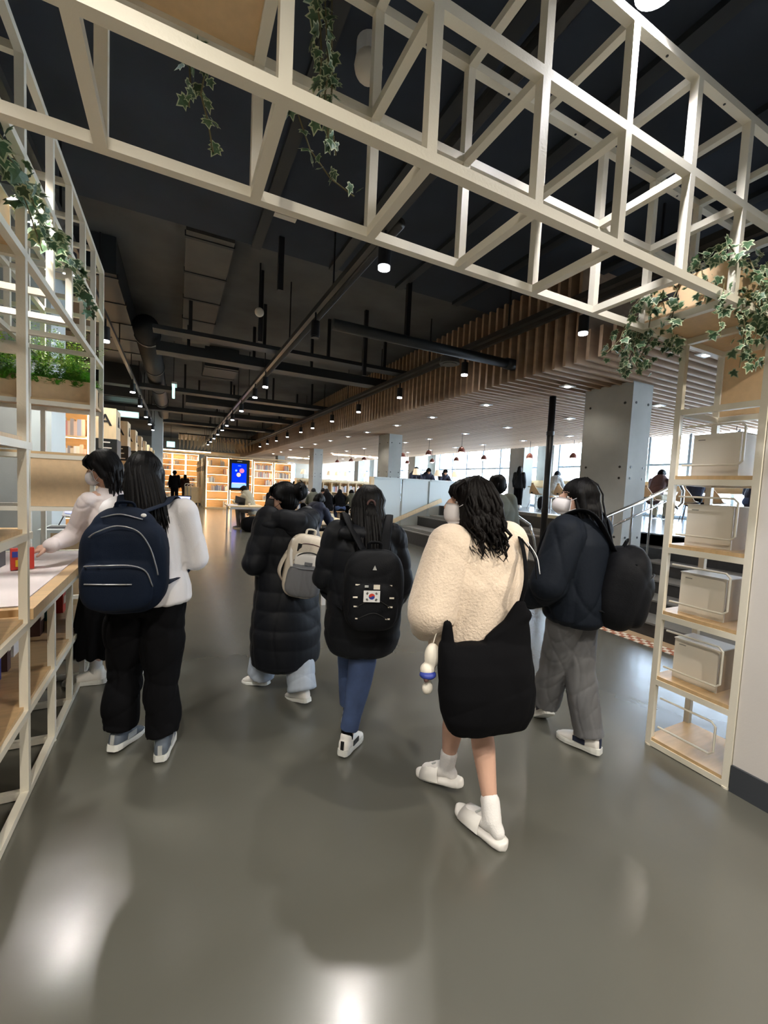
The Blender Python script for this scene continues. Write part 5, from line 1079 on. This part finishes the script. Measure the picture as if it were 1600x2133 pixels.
# backpack on platform, bags
t=thing('backpack','small black backpack standing on the platform floor by the tan chair','backpack',(10.4,9.6,.97)); m=MB(); m.ell((10.4,9.6,1.18),(.15,.16,.22),e=.7); blob(m,'bag','bag_black',t,.015,3); strap('strap',[(10.3,9.5,1.32),(10.23,9.5,1.22),(10.27,9.5,1.04)],.04,.01,'bag_black',t)
t=thing('tote_bag','pale tote bag on the floor beside the reading table','bag',(5.85,14.5,0)); m=MB(); m.ell((5.85,14.45,.2),(.2,.08,.2),e=.7); blob(m,'bag','off_white',t,.015,3); strap('handle',[(5.75,14.45,.38),(5.78,14.45,.55),(5.92,14.45,.55),(5.95,14.45,.38)],.02,.01,'off_white',t)
# ============================================================ PLANTS
def ivyleaf(mats,s=1.0,seed=0):
    pts=[(0,0),(-.30,-.10),(-.55,.05),(-.38,.22),(-.62,.50),(-.28,.52),(0,1.0),(.28,.52),(.62,.50),(.38,.22),(.55,.05),(.30,-.10)]
    m=MB(); z=lambda x,y: -.12*abs(x)-.12*y*y
    def ringp(q,c=(0,.3),dz=0): return [((x-c[0])*q+c[0],(y-c[1])*q+c[1],z(x,y)*1.0+dz) for x,y in pts]
    o=ringp(1); i=ringp(.76,dz=.012); n=len(o); V=[tuple(np.array(v)*s) for v in o+i+[(0,.3,.03)]]
    F=[(k,(k+1)%n,(k+1)%n+n,k+n) for k in range(n)]; m.add(V[:2*n],F,1); m2=[(k+n,(k+1)%n+n,2*n) for k in range(n)]
    m.v=[A(V)]; m.n=len(V); m.f=F+m2; m.m=[1]*len(F)+[0]*len(m2)
    return m.mesh('leaf',mats,smooth=False)
LV=[ivyleaf(['leaf_green','leaf_cream'],1),ivyleaf(['leaf_dark','leaf_cream'],1),ivyleaf(['leaf_green','leaf_green'],1)]
def ivy(lab,strands,n,size=.045,seed=1,wide=.03,kinds=(0,0,1)):
    g=random.Random(seed); c=strands[0][0]; t=thing('ivy_plant',lab,'plant',tuple(c)); tot=0
    lens=[sum(math.dist(a,b) for a,b in zip(s,s[1:])) for s in strands]; T=sum(lens)
    for s,L in zip(strands,lens):
        P=[Vector(q) for q in s]; MB().tube([tuple(q) for q in P],.0028,5).build('stem','stem',t)
        k=max(3,int(n*L/T)); seg=[]
        for i in range(k):
            d=L*(i+g.random()*.8)/k; j=0
            while j<len(P)-2 and d>(P[j+1]-P[j]).length: d-=(P[j+1]-P[j]).length; j+=1
            q=P[j].lerp(P[j+1],min(1,d/max(1e-6,(P[j+1]-P[j]).length)))+Vector((g.uniform(-1,1),g.uniform(-1,1),g.uniform(-1,1)))*wide
            sz=size*g.uniform(.65,1.15)
            o=inst('leaf',LV[g.choice(kinds)],t,tuple(q-Vector(c)),(g.uniform(-2.4,-.6),g.uniform(-.5,.5),g.uniform(0,6.28)),(sz,sz,sz))
    return t
def drop(x,y,z,L,dx=0,dy=0,n=6,seed=0,w=.03):
    g=random.Random(seed*7+int(x*100)); P=[]
    for i in range(n):
        q=i/(n-1); P.append((x+dx*q+g.uniform(-w,w)*q,y+dy*q+g.uniform(-w,w)*q,z+.03*math.sin(q*3.1)-L*q))
    return P
# ivy over the right planters
ivy('variegated ivy spilling over the planter boxes at the right end of the canopy',
    [drop(2.35,1.45,2.60,.38,-.22,.05,7,1),drop(2.30,1.46,2.60,.42,-.10,.02,7,2),drop(2.45,1.46,2.60,.20,-.02,.0,6,3),drop(2.40,1.10,2.58,.22,.0,-.04,6,4),
     [(2.55,1.04,2.60),(2.50,1.02,2.50),(2.45,1.01,2.42),(2.42,1.02,2.36)],[(2.3,1.04,2.6),(2.3,1.0,2.5),(2.32,.99,2.42),(2.36,1.0,2.38)],drop(2.26,1.40,2.60,.22,-.08,-.02,6,6),drop(2.24,1.2,2.60,.18,-.03,-.05,6,7),drop(2.24,1.3,2.60,.30,-.06,-.0,6,17),drop(2.33,1.47,2.62,.46,-.16,.04,7,31),drop(2.5,1.03,2.6,.30,.06,-.02,6,32),drop(2.6,1.02,2.6,.36,.05,-.01,6,33),drop(2.42,1.03,2.6,.26,-.05,-.02,6,34)],290,.047,3,.045)
ivy('dense variegated ivy hanging along the underside edge between canopy and right shelving',[drop(2.30,1.46,2.44,.22,.02,.02,6,41,.05),drop(2.45,1.46,2.52,.20,.10,.0,6,42,.05),drop(2.62,1.46,2.58,.14,.06,.0,6,43,.05),drop(2.2,1.44,2.60,.36,-.18,.04,7,44,.04),[(2.2,1.46,2.5),(2.35,1.48,2.42),(2.55,1.47,2.40),(2.75,1.46,2.47)],drop(2.10,1.03,2.46,.26,.0,.0,6,45,.03),drop(2.25,1.03,2.46,.34,.06,.0,6,46,.03),drop(2.4,1.03,2.5,.38,.0,.0,7,47,.03),[(2.02,1.04,2.52),(2.1,1.03,2.60),(2.2,1.03,2.56),(2.3,1.04,2.6)]],230,.043,13,.04)
ivy('dark leafy ivy on top of the planter boxes above the right shelving',[[(2.25,1.2,2.66),(2.4,1.25,2.72),(2.6,1.2,2.70)],[(2.3,1.35,2.64),(2.5,1.3,2.74),(2.8,1.25,2.70),(2.95,1.2,2.66)],[(2.5,1.1,2.64),(2.7,1.12,2.70),(2.95,1.12,2.66)]],90,.055,5,.05,(1,2,1))
ivy('ivy strand hanging before the tan side panel of the right shelving',[drop(2.66,1.04,2.58,.45,.02,-.02,7,8),drop(2.8,1.04,2.58,.36,.05,-.02,6,9)],36,.042,6,.03,(0,1,2))
ivy('thick ivy bunch hanging from the overhead lattice box near the top of the picture',[[(.16,1.30,2.99),(.28,1.30,3.0)]+drop(.37,1.30,2.96,.40,.02,.0,6,11,.02),[(.16,1.25,2.99),(.26,1.27,3.0)]+drop(.34,1.28,2.96,.38,.03,.02,6,12,.02),[(.16,1.36,2.99),(.30,1.33,3.0)]+drop(.40,1.32,2.96,.42,.03,.02,6,13,.02),[(.30,1.40,2.72),(.38,1.44,2.60),(.46,1.46,2.55),(.55,1.46,2.52)]],95,.040,7,.022)
ivy('slender ivy strand with pointed leaves hanging left below the overhead lattice box',[drop(.04,1.46,2.86,.36,.03,.0,7,14,.02),drop(.0,1.46,2.86,.26,.03,.0,6,15,.02)],34,.036,8,.018)
ivy('few ivy leaves at the far left of the overhead lattice',[drop(-.24,1.30,2.84,.30,0,0,5,16,.01)],8,.035,9,.012)
ivy('long trailing ivy descending the front of the left lattice shelving',[[(-.62,2.10,2.75),(-.58,2.25,2.70),(-.57,2.45,2.62),(-.58,2.62,2.64),(-.57,2.78,2.68),(-.58,3.0,2.72),(-.57,3.3,2.70),(-.58,3.7,2.62)],[(-.62,2.0,2.72),(-.58,2.15,2.66),(-.57,2.35,2.56),(-.57,2.5,2.50)],[(-.65,2.2,2.7),(-.6,2.35,2.72),(-.58,2.5,2.66),(-.57,2.66,2.58)]],120,.064,10,.045,(0,2,0,1))
# feathery plants in the left planter
def frond_mass(lab,x0,x1,y0,y1,z,n,h,seed,mats,droop=0,size=.012):
    g=random.Random(seed); t=thing('leafy_plant',lab,'plant',((x0+x1)/2,(y0+y1)/2,z)); m=MB(); V=[];F=[];MI=[]
    for i in range(n):
        bx,by=g.uniform(x0,x1),g.uniform(y0,y1); L=h*g.uniform(.5,1.1); a=g.uniform(0,6.28); sp_=g.uniform(.1,.6); light=g.random()<.5
        for j in range(22):
            q=j/21; px=bx+math.cos(a)*sp_*L*q*q*.9; py=by+math.sin(a)*sp_*L*q*q*.9; pz=z+L*(q-.35*q*q*sp_*1.6)-droop*q*q
            for k in range(3):
                b=g.uniform(0,6.28); s_=size*g.uniform(.7,1.5)*(1.1-.5*q); dx,dy,dz=math.cos(b)*s_,math.sin(b)*s_,g.uniform(-.3,.8)*s_; ex,ey=-math.sin(b)*s_*.35,math.cos(b)*s_*.35
                n0=len(V); V+=[(px,py,pz),(px+dx*.6+ex,py+dy*.6+ey,pz+dz*.6),(px+dx*1.5,py+dy*1.5,pz+dz*1.4),(px+dx*.6-ex,py+dy*.6-ey,pz+dz*.6)]; F.append((n0,n0+1,n0+2,n0+3)); MI.append(1 if light and q>.3 else 0)
    m.v=[A(V)]; m.n=len(V); m.f=F; m.m=MI; o=m.build('foliage',mats,t,kind='stuff'); return t
frond_mass('bushy bright green feathery plant in the long planter of the left lattice',-1.33,-.68,4.07,4.34,2.16,240,.50,21,['fern_green','fern_light'],size=.014)
frond_mass('drooping dark green fern over the right edge of the long planter',-.74,-.64,4.05,4.38,2.17,50,.24,22,['fern_green','fern_green'],droop=.10,size=.016)
frond_mass('low dark green fern along the front edge of the long planter',-1.34,-.68,4.02,4.1,2.15,90,.15,23,['fern_green','fern_green'],droop=.05,size=.018)
